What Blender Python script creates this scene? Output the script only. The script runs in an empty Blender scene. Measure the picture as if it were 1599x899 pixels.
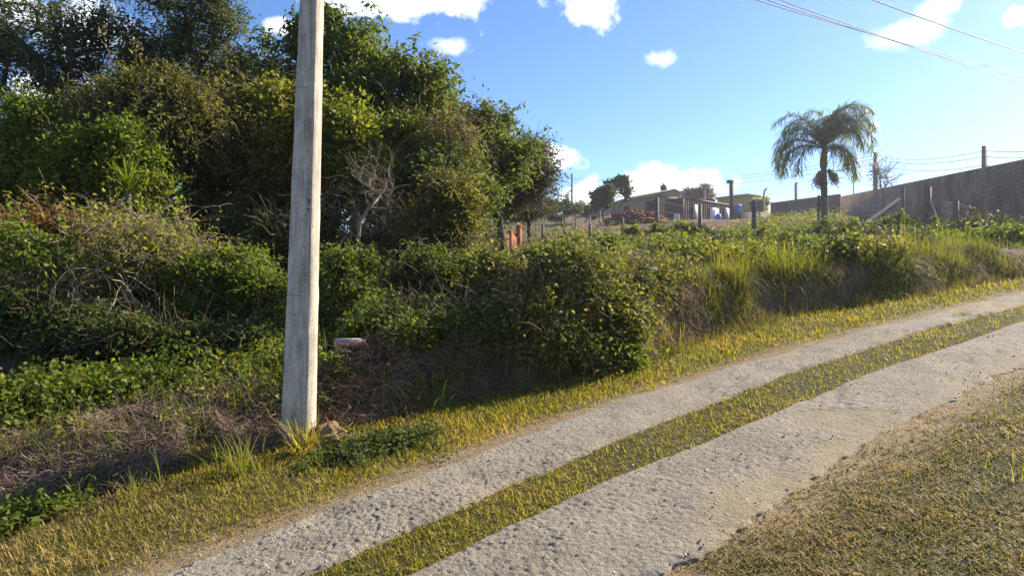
import bpy, math, random
import numpy as np
from mathutils import Vector
random.seed(5)
rng = np.random.default_rng(11)
R = math.radians
scn = bpy.context.scene
COL = scn.collection
F, CX, CY, EYE, S = 1100.0, 799.5, 449.5, 1.7, .1257

# ------------------------------------------------------------------ noise / terrain
def _h(ix, iy, s):
    n = (ix.astype(np.int64) * 374761393 + iy.astype(np.int64) * 668265263 + s * 982451653) & 0xffffffff
    n = ((n ^ (n >> 13)) * 1274126177) & 0xffffffff
    return ((n ^ (n >> 16)) & 0xffff) / 65535.0
def vn(x, y, s=0):
    x = np.asarray(x, float); y = np.asarray(y, float)
    ix = np.floor(x); iy = np.floor(y); fx = x - ix; fy = y - iy
    fx = fx * fx * (3 - 2 * fx); fy = fy * fy * (3 - 2 * fy)
    a = _h(ix, iy, s); b = _h(ix + 1, iy, s); c = _h(ix, iy + 1, s); d = _h(ix + 1, iy + 1, s)
    return (a + (b - a) * fx) * (1 - fy) + (c + (d - c) * fx) * fy
def fbm(x, y, o=4, s=0):
    r = 0; a = .5
    for k in range(o):
        r = r + a * (vn(x, y, s + k * 17) - .5); x = x * 2.03 + 3.1; y = y * 2.03 + 1.7; a *= .5
    return r
def sst(x): x = np.clip(x, 0, 1); return x * x * (3 - 2 * x)
def uv_of(x, y): return (x + y) / math.sqrt(2), (y - x) / math.sqrt(2)
def xy_of(u, v): return (u - v) / math.sqrt(2), (u + v) / math.sqrt(2)
def tab(us, vs):
    def f(u):
        u = np.asarray(u, float)
        return (np.interp(u - .5, us, vs) + np.interp(u, us, vs) + np.interp(u + .5, us, vs)) / 3
    return f
T1o = tab([-8, 1.3, 4.7, 7.4, 10, 12.9, 18, 30, 60], [4.2, 4.0, 3.9, 3.48, 2.9, 2.05, .2, -6, -26])
T1i = tab([-8, 1.8, 3.9, 7.05, 9.5, 11.6, 14, 18, 30, 60], [3.4, 3.29, 3.22, 2.92, 2.42, 1.84, 1.05, -.5, -6.8, -27])
T2o = tab([-8, 2.14, 3.34, 7.1, 10.2, 14, 18, 30, 60], [2.9, 2.85, 2.79, 2.3, 1.62, .5, -1.1, -7.4, -27.6])
T2i = tab([-8, 2.85, 3.53, 5.36, 7.85, 10, 14, 18, 30, 60], [1.75, 1.8, 1.74, 1.64, 1.22, .65, -.5, -2, -8.4, -28.6])
BASE = tab([-8, -2, .97, 2.2, 3, 4.1, 6.6, 8.2, 10.5, 11.9, 14, 18, 30, 60], [6.9, 6.5, 6.0, 5.55, 5.75, 5.5, 4.6, 4.7, 4.4, 3.7, 2.9, 1, -5, -25])
HB = tab([-8, 1, 3, 4, 6, 8, 10.5, 13, 18, 30], [.3, .33, .4, .42, .55, .72, .62, .5, .35, .2])
WB = tab([-8, 3, 4.5, 6, 8, 12, 16, 20], [1.1, .9, .8, .4, .3, .4, .9, 1.2])
def zbase(x, y):
    u, v = uv_of(x, y)
    uu = np.where(u > 100, 100 + (u - 100) * .2, u); uu = np.where(uu < -12, -12 + (uu + 12) * .35, uu)
    z = S * uu
    b = BASE(u) + .35 * fbm(u * .9, u * 0 + 3.3, 3, 5) + .16 * fbm(u * 4.5, v * 2, 2, 8)
    q = sst((v - b) / WB(u))
    z = z + HB(u) * q * (1 + .5 * fbm(u * .6, v * .6, 2, 9))
    w = np.clip(v - 8, 0, 70)
    z = z + .02 * w
    z = z + q * .42 * fbm(x * .4, y * .4, 4, 2) * np.clip((v - b) / 1.5, 0, 1)
    z = z + .03 * fbm(x * 1.3, y * 1.3, 3, 1) * (1 - .7 * q)
    return z
def at(px, py, t): return np.array([(px - CX) / F * t, t, EYE - (py - CY) / F * t])
CPTS = [(1067, 344, 82), (1140, 347, 89), (1203, 347, 91), (1310, 347, 81), (1599, 364, 29), (1450, 352, 45), (1178, 368, 38),
        (1093, 368, 43), (1026, 367, 40), (972, 369, 48), (1448, 370, 27), (1561, 391, 25), (1493, 375, 28), (1410, 350, 36),
        (1278, 354, 40), (922, 378, 45), (847, 385, 45), (806, 388, 50), (893, 331, 128), (940, 336, 75), (1000, 346, 70), (1100, 350, 70)]
CP = np.array([at(*c) for c in CPTS])
CR = CP[:, 2] - zbase(CP[:, 0], CP[:, 1]); CS = CP[:, 1] * .16
def gz(x, y):
    x = np.asarray(x, float); y = np.asarray(y, float)
    n = np.zeros(np.broadcast(x, y).shape); d = n + .25
    for (a, b, _), r, s in zip(CP, CR, CS):
        w = np.exp(-((x - a) ** 2 + (y - b) ** 2) / s ** 2); n = n + w * r; d = d + w
    return zbase(x, y) + n / d
def ground(px, t): x = (px - CX) / F * t; return np.array([x, t, float(gz(x, t))])

# ------------------------------------------------------------------ mesh building
class MB:
    def __init__(s): s.v = []; s.f = {3: [], 4: []}; s.n = 0
    def add(s, v, q):
        v = np.asarray(v, float).reshape(-1, 3); q = np.asarray(q, np.int64)
        if len(v) == 0 or len(q) == 0: return
        s.v.append(v); s.f[q.shape[1]].append(q + s.n); s.n += len(v)
    def box(s, c, size, rz=0, taper=1.0, lean=(0, 0)):
        sx, sy, sz = [a / 2 for a in size]; k = math.cos(rz), math.sin(rz); V = []
        for dz in (-1, 1):
            m = taper if dz > 0 else 1
            for dx, dy in ((-1, -1), (1, -1), (1, 1), (-1, 1)):
                x, y = dx * sx * m, dy * sy * m
                V.append((c[0] + x * k[0] - y * k[1] + (lean[0] if dz > 0 else 0), c[1] + x * k[1] + y * k[0] + (lean[1] if dz > 0 else 0), c[2] + dz * sz))
        s.add(V, [(0, 3, 2, 1), (4, 5, 6, 7), (0, 1, 5, 4), (1, 2, 6, 5), (2, 3, 7, 6), (3, 0, 4, 7)])
    def tubes(s, P, Rr, sides=3):
        P = np.asarray(P, float); n, k, _ = P.shape
        Rr = np.broadcast_to(np.asarray(Rr, float), (n, k))
        T = np.gradient(P, axis=1); T /= np.linalg.norm(T, axis=2, keepdims=True) + 1e-9
        ref = np.where(np.abs(T[:, :1, 2:3]) > .8, np.array([1., 0, 0]), np.array([0, 0, 1.]))
        A = np.cross(T, np.broadcast_to(ref, T.shape)); A /= np.linalg.norm(A, axis=2, keepdims=True) + 1e-9
        B = np.cross(T, A); an = np.arange(sides) / sides * 2 * math.pi
        V = P[:, :, None] + Rr[:, :, None, None] * (A[:, :, None] * np.cos(an)[:, None] + B[:, :, None] * np.sin(an)[:, None])
        i = np.arange(n)[:, None, None] * k * sides; j = np.arange(k - 1)[None, :, None] * sides; a = np.arange(sides)[None, None]; b = (a + 1) % sides
        q = np.stack([i + j + a, i + j + b, i + j + sides + b, i + j + sides + a], -1).reshape(-1, 4)
        s.add(V, q)
        if sides > 3:                                     # closed ends on thick tubes
            for e in range(n):
                o = s.n; V2 = np.vstack([V[e, 0], [P[e, 0]], V[e, -1], [P[e, -1]]])
                t = [(sides, (m + 1) % sides, m) for m in range(sides)] + [(2 * sides + 1, sides + 1 + m, sides + 1 + (m + 1) % sides) for m in range(sides)]
                s.add(V2, t)
    def leaves(s, C, L, W, droop=.25, up=.4, fold=.12, bias=None):
        n = len(C); L = np.broadcast_to(L, n)[:, None] * rng.uniform(.45, 1.4, (n, 1)); W = np.broadcast_to(W, n)[:, None] * rng.uniform(.7, 1.2, (n, 1))
        ax = unit(rng.normal(size=(n, 3)) * [1, 1, .7] - [0, 0, droop] + (0 if bias is None else bias)); no = unit(rng.normal(size=(n, 3)) + [0, 0, up])
        sd = unit(np.cross(ax, no)); no = np.cross(sd, ax)
        V = np.stack([C, C + ax * L * .42 + sd * W * .5 + no * L * fold, C + ax * L - no * L * fold * .6, C + ax * L * .42 - sd * W * .5 + no * L * fold], 1)
        i = np.arange(n)[:, None] * 4
        s.add(V, np.concatenate([i, i + 1, i + 2, i + 3], 1))
    def blades(s, P, H, W, lean, k=3, curl=1.0):
        n = len(P); H = np.broadcast_to(H, n)[:, None]; W = np.broadcast_to(W, n)[:, None]; lean = np.broadcast_to(lean, n)[:, None]
        a = rng.uniform(0, 2 * math.pi, (n, 1)); d = np.hstack([np.cos(a), np.sin(a), a * 0]); sd = np.hstack([-np.sin(a), np.cos(a), a * 0])
        V = []
        for m in range(k + 1):
            f = m / k; ph = lean * (.35 + curl * .65 * f)
            c = P + H * f * (np.cos(ph) * [0, 0, 1.] + np.sin(ph) * d); w = W * .5 * (1 - f ** 1.6 * .92)
            V += [c - sd * w, c + sd * w]
        V = np.stack(V, 1); i = np.arange(n)[:, None] * 2 * (k + 1)
        for m in range(k): pass
        q = np.concatenate([np.concatenate([i + 2 * m, i + 2 * m + 1, i + 2 * m + 3, i + 2 * m + 2], 1) for m in range(k)])
        s.add(V, q)
    def build(s, name, mat, parent=None, org=None, smooth=False, rz=0, attrs=None):
        me = bpy.data.meshes.new(name)
        V = np.concatenate(s.v)
        if parent is not None: org_w = ORG[parent.name]
        else: org_w = np.array(org if org is not None else (0, 0, 0), float)
        if rz == 0: V = V - org_w
        fs = [np.concatenate(s.f[k]) for k in (3, 4) if s.f[k]]
        loops = np.concatenate([f.ravel() for f in fs]); tot = np.concatenate([np.full(len(f), f.shape[1]) for f in fs])
        me.vertices.add(len(V)); me.vertices.foreach_set('co', V.astype(np.float32).ravel())
        me.loops.add(len(loops)); me.loops.foreach_set('vertex_index', loops.astype(np.int32))
        me.polygons.add(len(tot)); me.polygons.foreach_set('loop_start', np.concatenate([[0], np.cumsum(tot)[:-1]]).astype(np.int32))
        if smooth: me.polygons.foreach_set('use_smooth', np.ones(len(tot), bool))
        me.update(calc_edges=True)
        if attrs:
            for k, a in attrs.items():
                t = me.attributes.new(k, 'FLOAT', 'POINT'); t.data.foreach_set('value', np.asarray(a, np.float32))
        me.materials.append(mat)
        o = bpy.data.objects.new(name, me); COL.objects.link(o)
        if parent is not None: o.parent = parent
        else: o.location = org_w
        if rz: o.rotation_euler.z = rz
        ORG[o.name] = org_w
        return o
ORG = {}
def unit(a): return a / (np.linalg.norm(a, axis=-1, keepdims=True) + 1e-9)
def empty(name, loc, label, cat, group=None):
    o = bpy.data.objects.new(name, None); COL.objects.link(o); o.location = [float(c) for c in loc]; o.empty_display_size = .2
    ORG[o.name] = np.array(loc, float); tag(o, label, cat, group); return o
def tag(o, label=None, cat=None, group=None, kind=None):
    if label: o['label'] = label
    if cat: o['category'] = cat
    if group: o['group'] = group
    if kind: o['kind'] = kind
    return o
def wander(P, D, k, step, jit, grav=0.0):
    P = np.array(P, float); D = unit(np.array(D, float)); n = len(P); st = np.broadcast_to(step, n)[:, None]; out = [P]
    for _ in range(k - 1):
        D = unit(D + rng.normal(size=(n, 3)) * jit * 1.15 + [0, 0, -grav]); P = P + D * st; out.append(P)
    return np.stack(out, 1)
def in_blob(c, r, n, shell=2.4, low=-1):
    d = unit(rng.normal(size=(n * 2, 3))); d = d[d[:, 2] > low][:n]
    return np.array(c) + d * (rng.uniform(0, 1, (len(d), 1)) ** (1 / shell)) * np.array(r)

# ------------------------------------------------------------------ materials
def new_mat(name):
    m = bpy.data.materials.new(name); m.use_nodes = True; nt = m.node_tree; b = nt.nodes['Principled BSDF']
    return m, nt, b
def nd(nt, t, **k):
    n = nt.nodes.new(t)
    for a, v in k.items():
        if a.startswith('i_'): n.inputs[a[2:].replace('_', ' ')].default_value = v
        else: setattr(n, a, v)
    return n
def noise(nt, scale, detail=4, rough=.6, vec=None, dist=0):
    n = nd(nt, 'ShaderNodeTexNoise'); n.inputs['Scale'].default_value = scale; n.inputs['Detail'].default_value = detail
    n.inputs['Roughness'].default_value = rough; n.inputs['Distortion'].default_value = dist
    if vec is None: vec = nd(nt, 'ShaderNodeNewGeometry').outputs['Position']
    nt.links.new(vec, n.inputs['Vector']); return n.outputs['Fac']
def ramp(nt, fac, stops):
    r = nd(nt, 'ShaderNodeValToRGB'); e = r.color_ramp.elements
    while len(e) < len(stops): e.new(.5)
    for x, (p, c) in zip(e, stops): x.position = p; x.color = (*c, 1) if len(c) == 3 else c
    nt.links.new(fac, r.inputs['Fac']); return r.outputs['Color']
def mixc(nt, fac, a, b, mode='MIX'):
    m = nd(nt, 'ShaderNodeMix', data_type='RGBA', blend_type=mode)
    for s, v in ((m.inputs['Factor'], fac), (m.inputs['A'], a), (m.inputs['B'], b)):
        if isinstance(v, (int, float)): s.default_value = v
        elif isinstance(v, tuple): s.default_value = (*v, 1)
        else: nt.links.new(v, s)
    return m.outputs['Result']
def math_(nt, op, a, b=0, c=0):
    m = nd(nt, 'ShaderNodeMath', operation=op)
    for s, v in zip(m.inputs, (a, b, c)):
        if isinstance(v, (int, float)): s.default_value = v
        else: nt.links.new(v, s)
    return m.outputs[0]
def bump(nt, b, h, dist, strength=1.0):
    n = nd(nt, 'ShaderNodeBump'); n.inputs['Distance'].default_value = dist; n.inputs['Strength'].default_value = strength
    nt.links.new(h, n.inputs['Height']); nt.links.new(n.outputs['Normal'], b.inputs['Normal'])
def leafmat(name, cols, trans=.35, patch=.7, tr_gain=1.7, rough=.62, big=(.6, 1.5)):
    """leaf colours vary leaf by leaf and clump by clump; thin leaves pass some light."""
    m, nt, b = new_mat(name); cols = [(r_ * 1.36, g_ * 1.22, b_ * 1.2) for r_, g_, b_ in cols]
    g = nd(nt, 'ShaderNodeNewGeometry')
    ns = noise(nt, patch, 3, .6)
    f = math_(nt, 'ADD', math_(nt, 'MULTIPLY', g.outputs['Random Per Island'], .6), math_(nt, 'SUBTRACT', math_(nt, 'MULTIPLY', ns, 1.3), .45))
    c = ramp(nt, f, [(i / (len(cols) - 1) * .9 + .05, k) for i, k in enumerate(cols)])
    v = math_(nt, 'MULTIPLY_ADD', noise(nt, patch * 3.1, 2), big[1] - big[0], big[0])
    hsv = nd(nt, 'ShaderNodeHueSaturation'); nt.links.new(c, hsv.inputs['Color']); nt.links.new(v, hsv.inputs['Value'])
    c = hsv.outputs['Color']
    nt.links.new(c, b.inputs['Base Color']); b.inputs['Roughness'].default_value = rough; b.inputs['Specular IOR Level'].default_value = .2
    t = nd(nt, 'ShaderNodeBsdfTranslucent'); nt.links.new(mixc(nt, 1.0, c, (tr_gain * 1.0, tr_gain * 1.1, tr_gain * .5), 'MULTIPLY'), t.inputs['Color'])
    x = nd(nt, 'ShaderNodeMixShader'); x.inputs[0].default_value = trans
    nt.links.new(b.outputs[0], x.inputs[1]); nt.links.new(t.outputs[0], x.inputs[2])
    nt.links.new(x.outputs[0], nt.nodes['Material Output'].inputs['Surface'])
    return m
def plain(name, c1, c2, scale=3, rough=.85, bd=0, bs=40, spec=.3, detail=5):
    m, nt, b = new_mat(name); tc = nd(nt, 'ShaderNodeTexCoord').outputs['Object']
    f = noise(nt, scale, detail, .65, tc)
    nt.links.new(ramp(nt, f, [(.3, c1), (.7, c2)]), b.inputs['Base Color'])
    b.inputs['Roughness'].default_value = rough; b.inputs['Specular IOR Level'].default_value = spec
    if bd: bump(nt, b, noise(nt, bs, 4, .6, tc), bd)
    return m
M = {}
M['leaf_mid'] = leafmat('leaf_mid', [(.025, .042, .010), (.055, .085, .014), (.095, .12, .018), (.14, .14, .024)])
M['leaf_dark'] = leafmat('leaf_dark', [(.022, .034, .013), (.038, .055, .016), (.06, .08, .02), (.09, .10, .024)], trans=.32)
M['leaf_olive'] = leafmat('leaf_olive', [(.035, .044, .012), (.07, .08, .018), (.115, .115, .022), (.18, .145, .04)])
M['leaf_bright'] = leafmat('leaf_bright', [(.035, .062, .01), (.07, .105, .014), (.11, .145, .018), (.17, .175, .026)], trans=.4)
M['leaf_yellow'] = leafmat('leaf_yellow', [(.05, .075, .01), (.10, .125, .014), (.16, .17, .02), (.22, .18, .04)], trans=.4)
M['leaf_mottled'] = leafmat('leaf_mottled', [(.03, .05, .011), (.07, .095, .015), (.14, .145, .028), (.26, .2, .07)], trans=.35, patch=1.8)
M['leaf_rust'] = leafmat('leaf_rust', [(.06, .03, .014), (.13, .06, .02), (.09, .07, .02)], trans=.3)
M['leaf_grey'] = leafmat('leaf_grey', [(.03, .04, .02), (.06, .065, .035), (.10, .095, .055)], trans=.25)
M['palm_leaf'] = leafmat('palm_leaf', [(.05, .075, .035), (.09, .12, .055), (.15, .16, .08)], trans=.4, rough=.45)
M['grass_green'] = leafmat('grass_green', [(.045, .085, .012), (.08, .12, .015), (.12, .14, .022), (.18, .155, .045)], trans=.4, patch=.6)
M['grass_bright'] = leafmat('grass_bright', [(.05, .07, .014), (.095, .115, .018), (.155, .155, .024), (.25, .19, .06)], trans=.45, patch=.9)
M['grass_lawn'] = leafmat('grass_lawn', [(.08, .095, .012), (.165, .16, .016), (.24, .195, .024), (.28, .20, .055)], trans=.35, patch=1.1)
M['grass_dryish'] = leafmat('grass_dryish', [(.06, .075, .015), (.13, .125, .025), (.23, .17, .065), (.32, .23, .12)], trans=.3, patch=1.6)
M['straw'] = leafmat('straw', [(.08, .062, .048), (.16, .125, .092), (.27, .215, .155), (.38, .30, .21)], trans=.15, patch=2, tr_gain=1)
M['straw_dark'] = leafmat('straw_dark', [(.10, .075, .05), (.20, .15, .095), (.33, .25, .15)], trans=.15, patch=2, tr_gain=1)
M['twig'] = leafmat('twig', [(.07, .05, .035), (.14, .105, .07), (.24, .18, .12)], trans=0, patch=2)
M['twig_pale'] = leafmat('twig_pale', [(.16, .13, .09), (.28, .23, .16), (.38, .32, .24)], trans=0, patch=2)
M['bark_dark'] = plain('bark_dark', (.03, .022, .016), (.09, .07, .05), 6, .9, .02, 30)
M['bark_grey'] = plain('bark_grey', (.07, .055, .04), (.19, .155, .12), 7, .9, .015, 40)
M['bark_pale'] = plain('bark_pale', (.18, .14, .10), (.34, .28, .2), 7, .9, .01, 40)
M['wood_post'] = plain('wood_post', (.07, .055, .05), (.2, .16, .13), 9, .9, .01, 50)
M['conc_post'] = plain('conc_post', (.2, .18, .17), (.34, .31, .28), 9, .9, .005, 50)
M['wire'] = plain('wire', (.015, .015, .018), (.03, .03, .035), 5, .6)
M['wire_steel'] = plain('wire_steel', (.16, .15, .15), (.26, .25, .24), 5, .55)
M['brick'] = plain('brick', (.24, .06, .03), (.42, .12, .055), 2.2, .9, .02, 12)
M['rubble'] = plain('rubble', (.10, .05, .04), (.22, .09, .06), 3, .95, .05, 8)
M['ochre'] = plain('ochre', (.42, .29, .10), (.52, .37, .14), 1.2, .9)
M['ochre_dull'] = plain('ochre_dull', (.22, .17, .09), (.32, .25, .13), 1.2, .9)
M['roof_dark'] = plain('roof_dark', (.05, .04, .04), (.11, .08, .07), 3, .9)
M['roof_tan'] = plain('roof_tan', (.30, .22, .14), (.42, .32, .2), 3, .9)
M['rust'] = plain('rust', (.07, .035, .035), (.15, .075, .06), 1.5, .65)
M['rust_dark'] = plain('rust_dark', (.05, .026, .03), (.10, .05, .048), 1.5, .7)
M['panel_white'] = plain('panel_white', (.62, .64, .68), (.75, .77, .8), 2, .5)
M['panel_grey'] = plain('panel_grey', (.3, .28, .28), (.4, .37, .36), 2, .6)
M['glass'] = plain('glass', (.3, .4, .45), (.45, .52, .56), 2, .15, spec=.6)
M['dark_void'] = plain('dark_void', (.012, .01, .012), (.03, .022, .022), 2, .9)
M['blue_plastic'] = plain('blue_plastic', (.02, .12, .42), (.03, .18, .55), 3, .45)
M['tank_blue'] = plain('tank_blue', (.05, .08, .14), (.08, .12, .19), 2, .5)
M['grey_wall'] = plain('grey_wall', (.12, .11, .11), (.2, .185, .18), 1, .9)
M['lamp_metal'] = plain('lamp_metal', (.2, .2, .21), (.3, .3, .31), 4, .5)
M['tile_red'] = plain('tile_red', (.22, .09, .06), (.34, .15, .09), 5, .9)
M['board_pink'] = plain('board_pink', (.36, .17, .16), (.5, .3, .28), 8, .8, .004, 30)
M['board_grey'] = plain('board_grey', (.2, .17, .15), (.34, .3, .27), 8, .85, .004, 30)
M['board_white'] = plain('board_white', (.4, .42, .5), (.55, .57, .62), 8, .8)
M['clay'] = plain('clay', (.13, .08, .04), (.36, .24, .12), 14, .95, .06, 22)
M['stone'] = plain('stone', (.38, .36, .33), (.6, .58, .54), 8, .9, .01, 20)
M['paint_blue'] = plain('paint_blue', (.12, .2, .4), (.3, .36, .44), 60, .7)
M['ink'] = plain('ink', (.05, .05, .05), (.12, .11, .1), 60, .8)

def wall_mat(name, c1, c2, mortar, bw, bh):
    m, nt, b = new_mat(name); tc = nd(nt, 'ShaderNodeTexCoord').outputs['Object']
    mp = nd(nt, 'ShaderNodeMapping'); mp.inputs['Rotation'].default_value = (R(90), 0, 0); nt.links.new(tc, mp.inputs['Vector'])
    br = nd(nt, 'ShaderNodeTexBrick'); br.inputs['Scale'].default_value = 1; br.inputs['Brick Width'].default_value = bw; br.inputs['Row Height'].default_value = bh
    br.inputs['Mortar Size'].default_value = .02; br.inputs['Color1'].default_value = (*c1, 1); br.inputs['Color2'].default_value = (*c2, 1); br.inputs['Mortar'].default_value = (*mortar, 1)
    nt.links.new(mp.outputs[0], br.inputs['Vector'])
    st = ramp(nt, noise(nt, .45, 7, .72, tc), [(.34, (.45, .42, .42)), (.62, (1.2, 1.15, 1.1))])
    nt.links.new(mixc(nt, 1.0, br.outputs['Color'], st, 'MULTIPLY'), b.inputs['Base Color']); b.inputs['Roughness'].default_value = .92
    bump(nt, b, br.outputs['Fac'], -.01, .6)
    return m
M['block_wall'] = wall_mat('block_wall', (.19, .125, .095), (.26, .18, .135), (.13, .095, .078), .4, .2)
M['block_dark'] = wall_mat('block_dark', (.09, .07, .065), (.13, .10, .09), (.065, .055, .05), .4, .2)
M['brick_wall'] = wall_mat('brick_wall', (.3, .075, .035), (.4, .12, .05), (.26, .16, .11), .25, .12)

def pole_mat():
    m, nt, b = new_mat('pole_concrete'); tc = nd(nt, 'ShaderNodeTexCoord').outputs['Object']
    base = ramp(nt, noise(nt, 5, 6, .65, tc), [(.3, (.40, .345, .275)), (.55, (.55, .48, .385)), (.75, (.63, .56, .455))])
    mp = nd(nt, 'ShaderNodeMapping'); mp.inputs['Scale'].default_value = (1, 1, .12); nt.links.new(tc, mp.inputs['Vector'])
    base = mixc(nt, 1.0, base, ramp(nt, noise(nt, 22, 4, .6, mp.outputs[0]), [(.32, (.6, .57, .54)), (.6, (1, 1, 1))]), 'MULTIPLY')
    vo = nd(nt, 'ShaderNodeTexVoronoi'); vo.inputs['Scale'].default_value = 62; nt.links.new(tc, vo.inputs['Vector'])
    sep = nd(nt, 'ShaderNodeSeparateColor'); nt.links.new(vo.outputs['Color'], sep.inputs[0])
    lim = math_(nt, 'MULTIPLY', math_(nt, 'GREATER_THAN', sep.outputs[0], .72), .28)
    pit = math_(nt, 'LESS_THAN', vo.outputs['Distance'], lim)
    wz = nd(nt, 'ShaderNodeSeparateXYZ'); nt.links.new(tc, wz.inputs[0])
    splash = math_(nt, 'ADD', math_(nt, 'MULTIPLY', wz.outputs['Z'], 1.6), math_(nt, 'MULTIPLY', noise(nt, 9, 4, .6, tc), .8))
    base = mixc(nt, math_(nt, 'MULTIPLY', math_(nt, 'SUBTRACT', 1.0, math_(nt, 'MINIMUM', splash, 1.0)), .55), base, (.2, .15, .1))
    nt.links.new(mixc(nt, pit, base, (.12, .1, .085)), b.inputs['Base Color']); b.inputs['Roughness'].default_value = .9
    h = math_(nt, 'SUBTRACT', math_(nt, 'MULTIPLY', noise(nt, 45, 5, .6, tc), .5), pit)
    bump(nt, b, h, .004); return m
M['pole'] = pole_mat()

def track_mat():
    m, nt, b = new_mat('rough_concrete')
    a = nd(nt, 'ShaderNodeAttribute', attribute_name='sand').outputs['Fac']
    c = ramp(nt, noise(nt, 2.2, 6, .65), [(.28, (.25, .21, .15)), (.5, (.36, .31, .23)), (.72, (.43, .375, .285))])
    c = mixc(nt, math_(nt, 'MULTIPLY', noise(nt, 60, 3, .7), .6), c, (.25, .225, .19))
    sp = ramp(nt, noise(nt, 160, 2, .5), [(.36, (.62, .6, .58)), (.5, (1, 1, 1))])
    c = mixc(nt, 1.0, c, sp, 'MULTIPLY')
    st = ramp(nt, noise(nt, 1.1, 4, .6), [(.55, (0, 0, 0)), (.72, (.5, .5, .5))])
    c = mixc(nt, st, c, (.33, .25, .17))
    sc = ramp(nt, noise(nt, 9, 5, .7), [(.3, (.27, .21, .13)), (.7, (.37, .30, .20))])
    nt.links.new(mixc(nt, a, c, sc), b.inputs['Base Color']); b.inputs['Roughness'].default_value = .93; b.inputs['Specular IOR Level'].default_value = .2
    h = math_(nt, 'ADD', math_(nt, 'MULTIPLY', noise(nt, 110, 4, .7), .8), math_(nt, 'MULTIPLY', noise(nt, 38, 4, .65), 1.8))
    bump(nt, b, h, .018, .9); return m
M['track'] = track_mat()

def ground_mat():
    m, nt, b = new_mat('ground_soil')
    at_ = lambda n: nd(nt, 'ShaderNodeAttribute', attribute_name=n).outputs['Fac']
    n1 = noise(nt, 1.3, 6, .7); n2 = noise(nt, 7, 6, .7); n3 = noise(nt, 40, 4, .7)
    f = math_(nt, 'ADD', math_(nt, 'MULTIPLY', n1, .45), math_(nt, 'ADD', math_(nt, 'MULTIPLY', n2, .35), math_(nt, 'MULTIPLY', n3, .3)))
    lawn = ramp(nt, f, [(.38, (.036, .040, .010)), (.5, (.08, .076, .02)), (.58, (.12, .10, .036)), (.7, (.17, .13, .06))])
    bank = ramp(nt, n2, [(.3, (.085, .055, .036)), (.5, (.17, .11, .07)), (.7, (.27, .185, .12))])
    sand = ramp(nt, n2, [(.3, (.26, .18, .10)), (.7, (.42, .32, .19))])
    dirt = ramp(nt, noise(nt, .35, 6, .7), [(.3, (.085, .055, .036)), (.5, (.15, .09, .055)), (.7, (.22, .14, .085))])
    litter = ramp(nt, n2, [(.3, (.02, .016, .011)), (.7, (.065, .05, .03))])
    straw = ramp(nt, n3, [(.3, (.16, .10, .05)), (.7, (.30, .21, .12))])
    c = mixc(nt, at_('straw'), lawn, straw)
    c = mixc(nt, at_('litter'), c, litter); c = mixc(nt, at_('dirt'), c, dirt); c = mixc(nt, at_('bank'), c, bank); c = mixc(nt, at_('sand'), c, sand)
    nt.links.new(c, b.inputs['Base Color']); b.inputs['Roughness'].default_value = .95; b.inputs['Specular IOR Level'].default_value = .15
    bump(nt, b, math_(nt, 'ADD', n3, n2), .05, 1.0); return m
M['ground'] = ground_mat()

# ------------------------------------------------------------------ ground sheet and the two wheel tracks
def geo(a, b, k):
    n = int(math.log(b / a) / math.log(k)) + 1
    return np.geomspace(a, b, n)
rr = np.concatenate([geo(.35, 4, 1.02)[:-1], geo(4, 16, 1.0055)[:-1], geo(16, 150, 1.014)[:-1], geo(150, 300, 1.06)])
aa = np.radians(np.concatenate([np.arange(-48, 52, .2), np.arange(52, 312, 4)]))
nr, na = len(rr), len(aa)
gx = (rr[:, None] * np.sin(aa)).ravel(); gy = (rr[:, None] * np.cos(aa)).ravel(); gzv = gz(gx, gy)
u, v = uv_of(gx, gy); bs = BASE(u) + .35 * fbm(u * .9, u * 0 + 3.3, 3, 5)
q = (v - bs) / WB(u)
far = np.hypot(gx, gy)
A = {}
A['bank'] = sst((q + .1) * 3) * sst((1.25 - q) * 2.5) * sst((u - 4.2) / 1.5) * sst((22 - u) / 5)
ex = 1 - sst(np.abs(v - T1o(u) - .1) / .35 + .4 * fbm(u * 2, v * 2, 3, 21)); ex2 = 1 - sst(np.abs(T2i(u) - v - .02) / (.20 + .25 * vn(u * .8, v * 0, 3)) + 1.1 * fbm(u * 2.2, v * 2.2, 4, 22))
A['sand'] = np.clip(ex * .75 + ex2 * .9, 0, 1) * (far < 40)
A['straw'] = np.clip((1 - sst((v - T1o(u) + .5 * fbm(u * 1.7, v * 1.7, 3, 24)) / .6)) * (v > T1i(u)) * .8 + (1 - sst((T2i(u) - v + .9 * fbm(u * 1.5, v * 1.5, 4, 23)) / .75)) * (v < T2o(u)) * .8, 0, 1) * (far < 60)
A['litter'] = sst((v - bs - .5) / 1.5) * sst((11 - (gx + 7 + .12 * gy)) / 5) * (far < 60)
pxs = CX + F * gx / np.maximum(gy, .1)
A['dirt'] = np.where(gy > 0, sst((gy - 44) / 6 + 1.2 * fbm(gx * .15, gy * .15, 3, 4)) * sst((pxs - 850) / 40) * sst((1400 - pxs) / 120) * sst((120 - gy) / 15), 0)
mb = MB(); i = np.arange(nr - 1)[:, None] * na; a = np.arange(na)[None]; a2 = (a + 1) % na
mb.add(np.stack([gx, gy, gzv], 1), np.stack([i + a, i + na + a, i + na + a2, i + a2], -1).reshape(-1, 4))
c0 = mb.n; mb.add([(0, 0, float(gz(0., 0.)))], np.zeros((0, 3), int)) if False else None
g = mb.build('ground', M['ground'], smooth=True, attrs=A); g['kind'] = 'structure'

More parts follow.
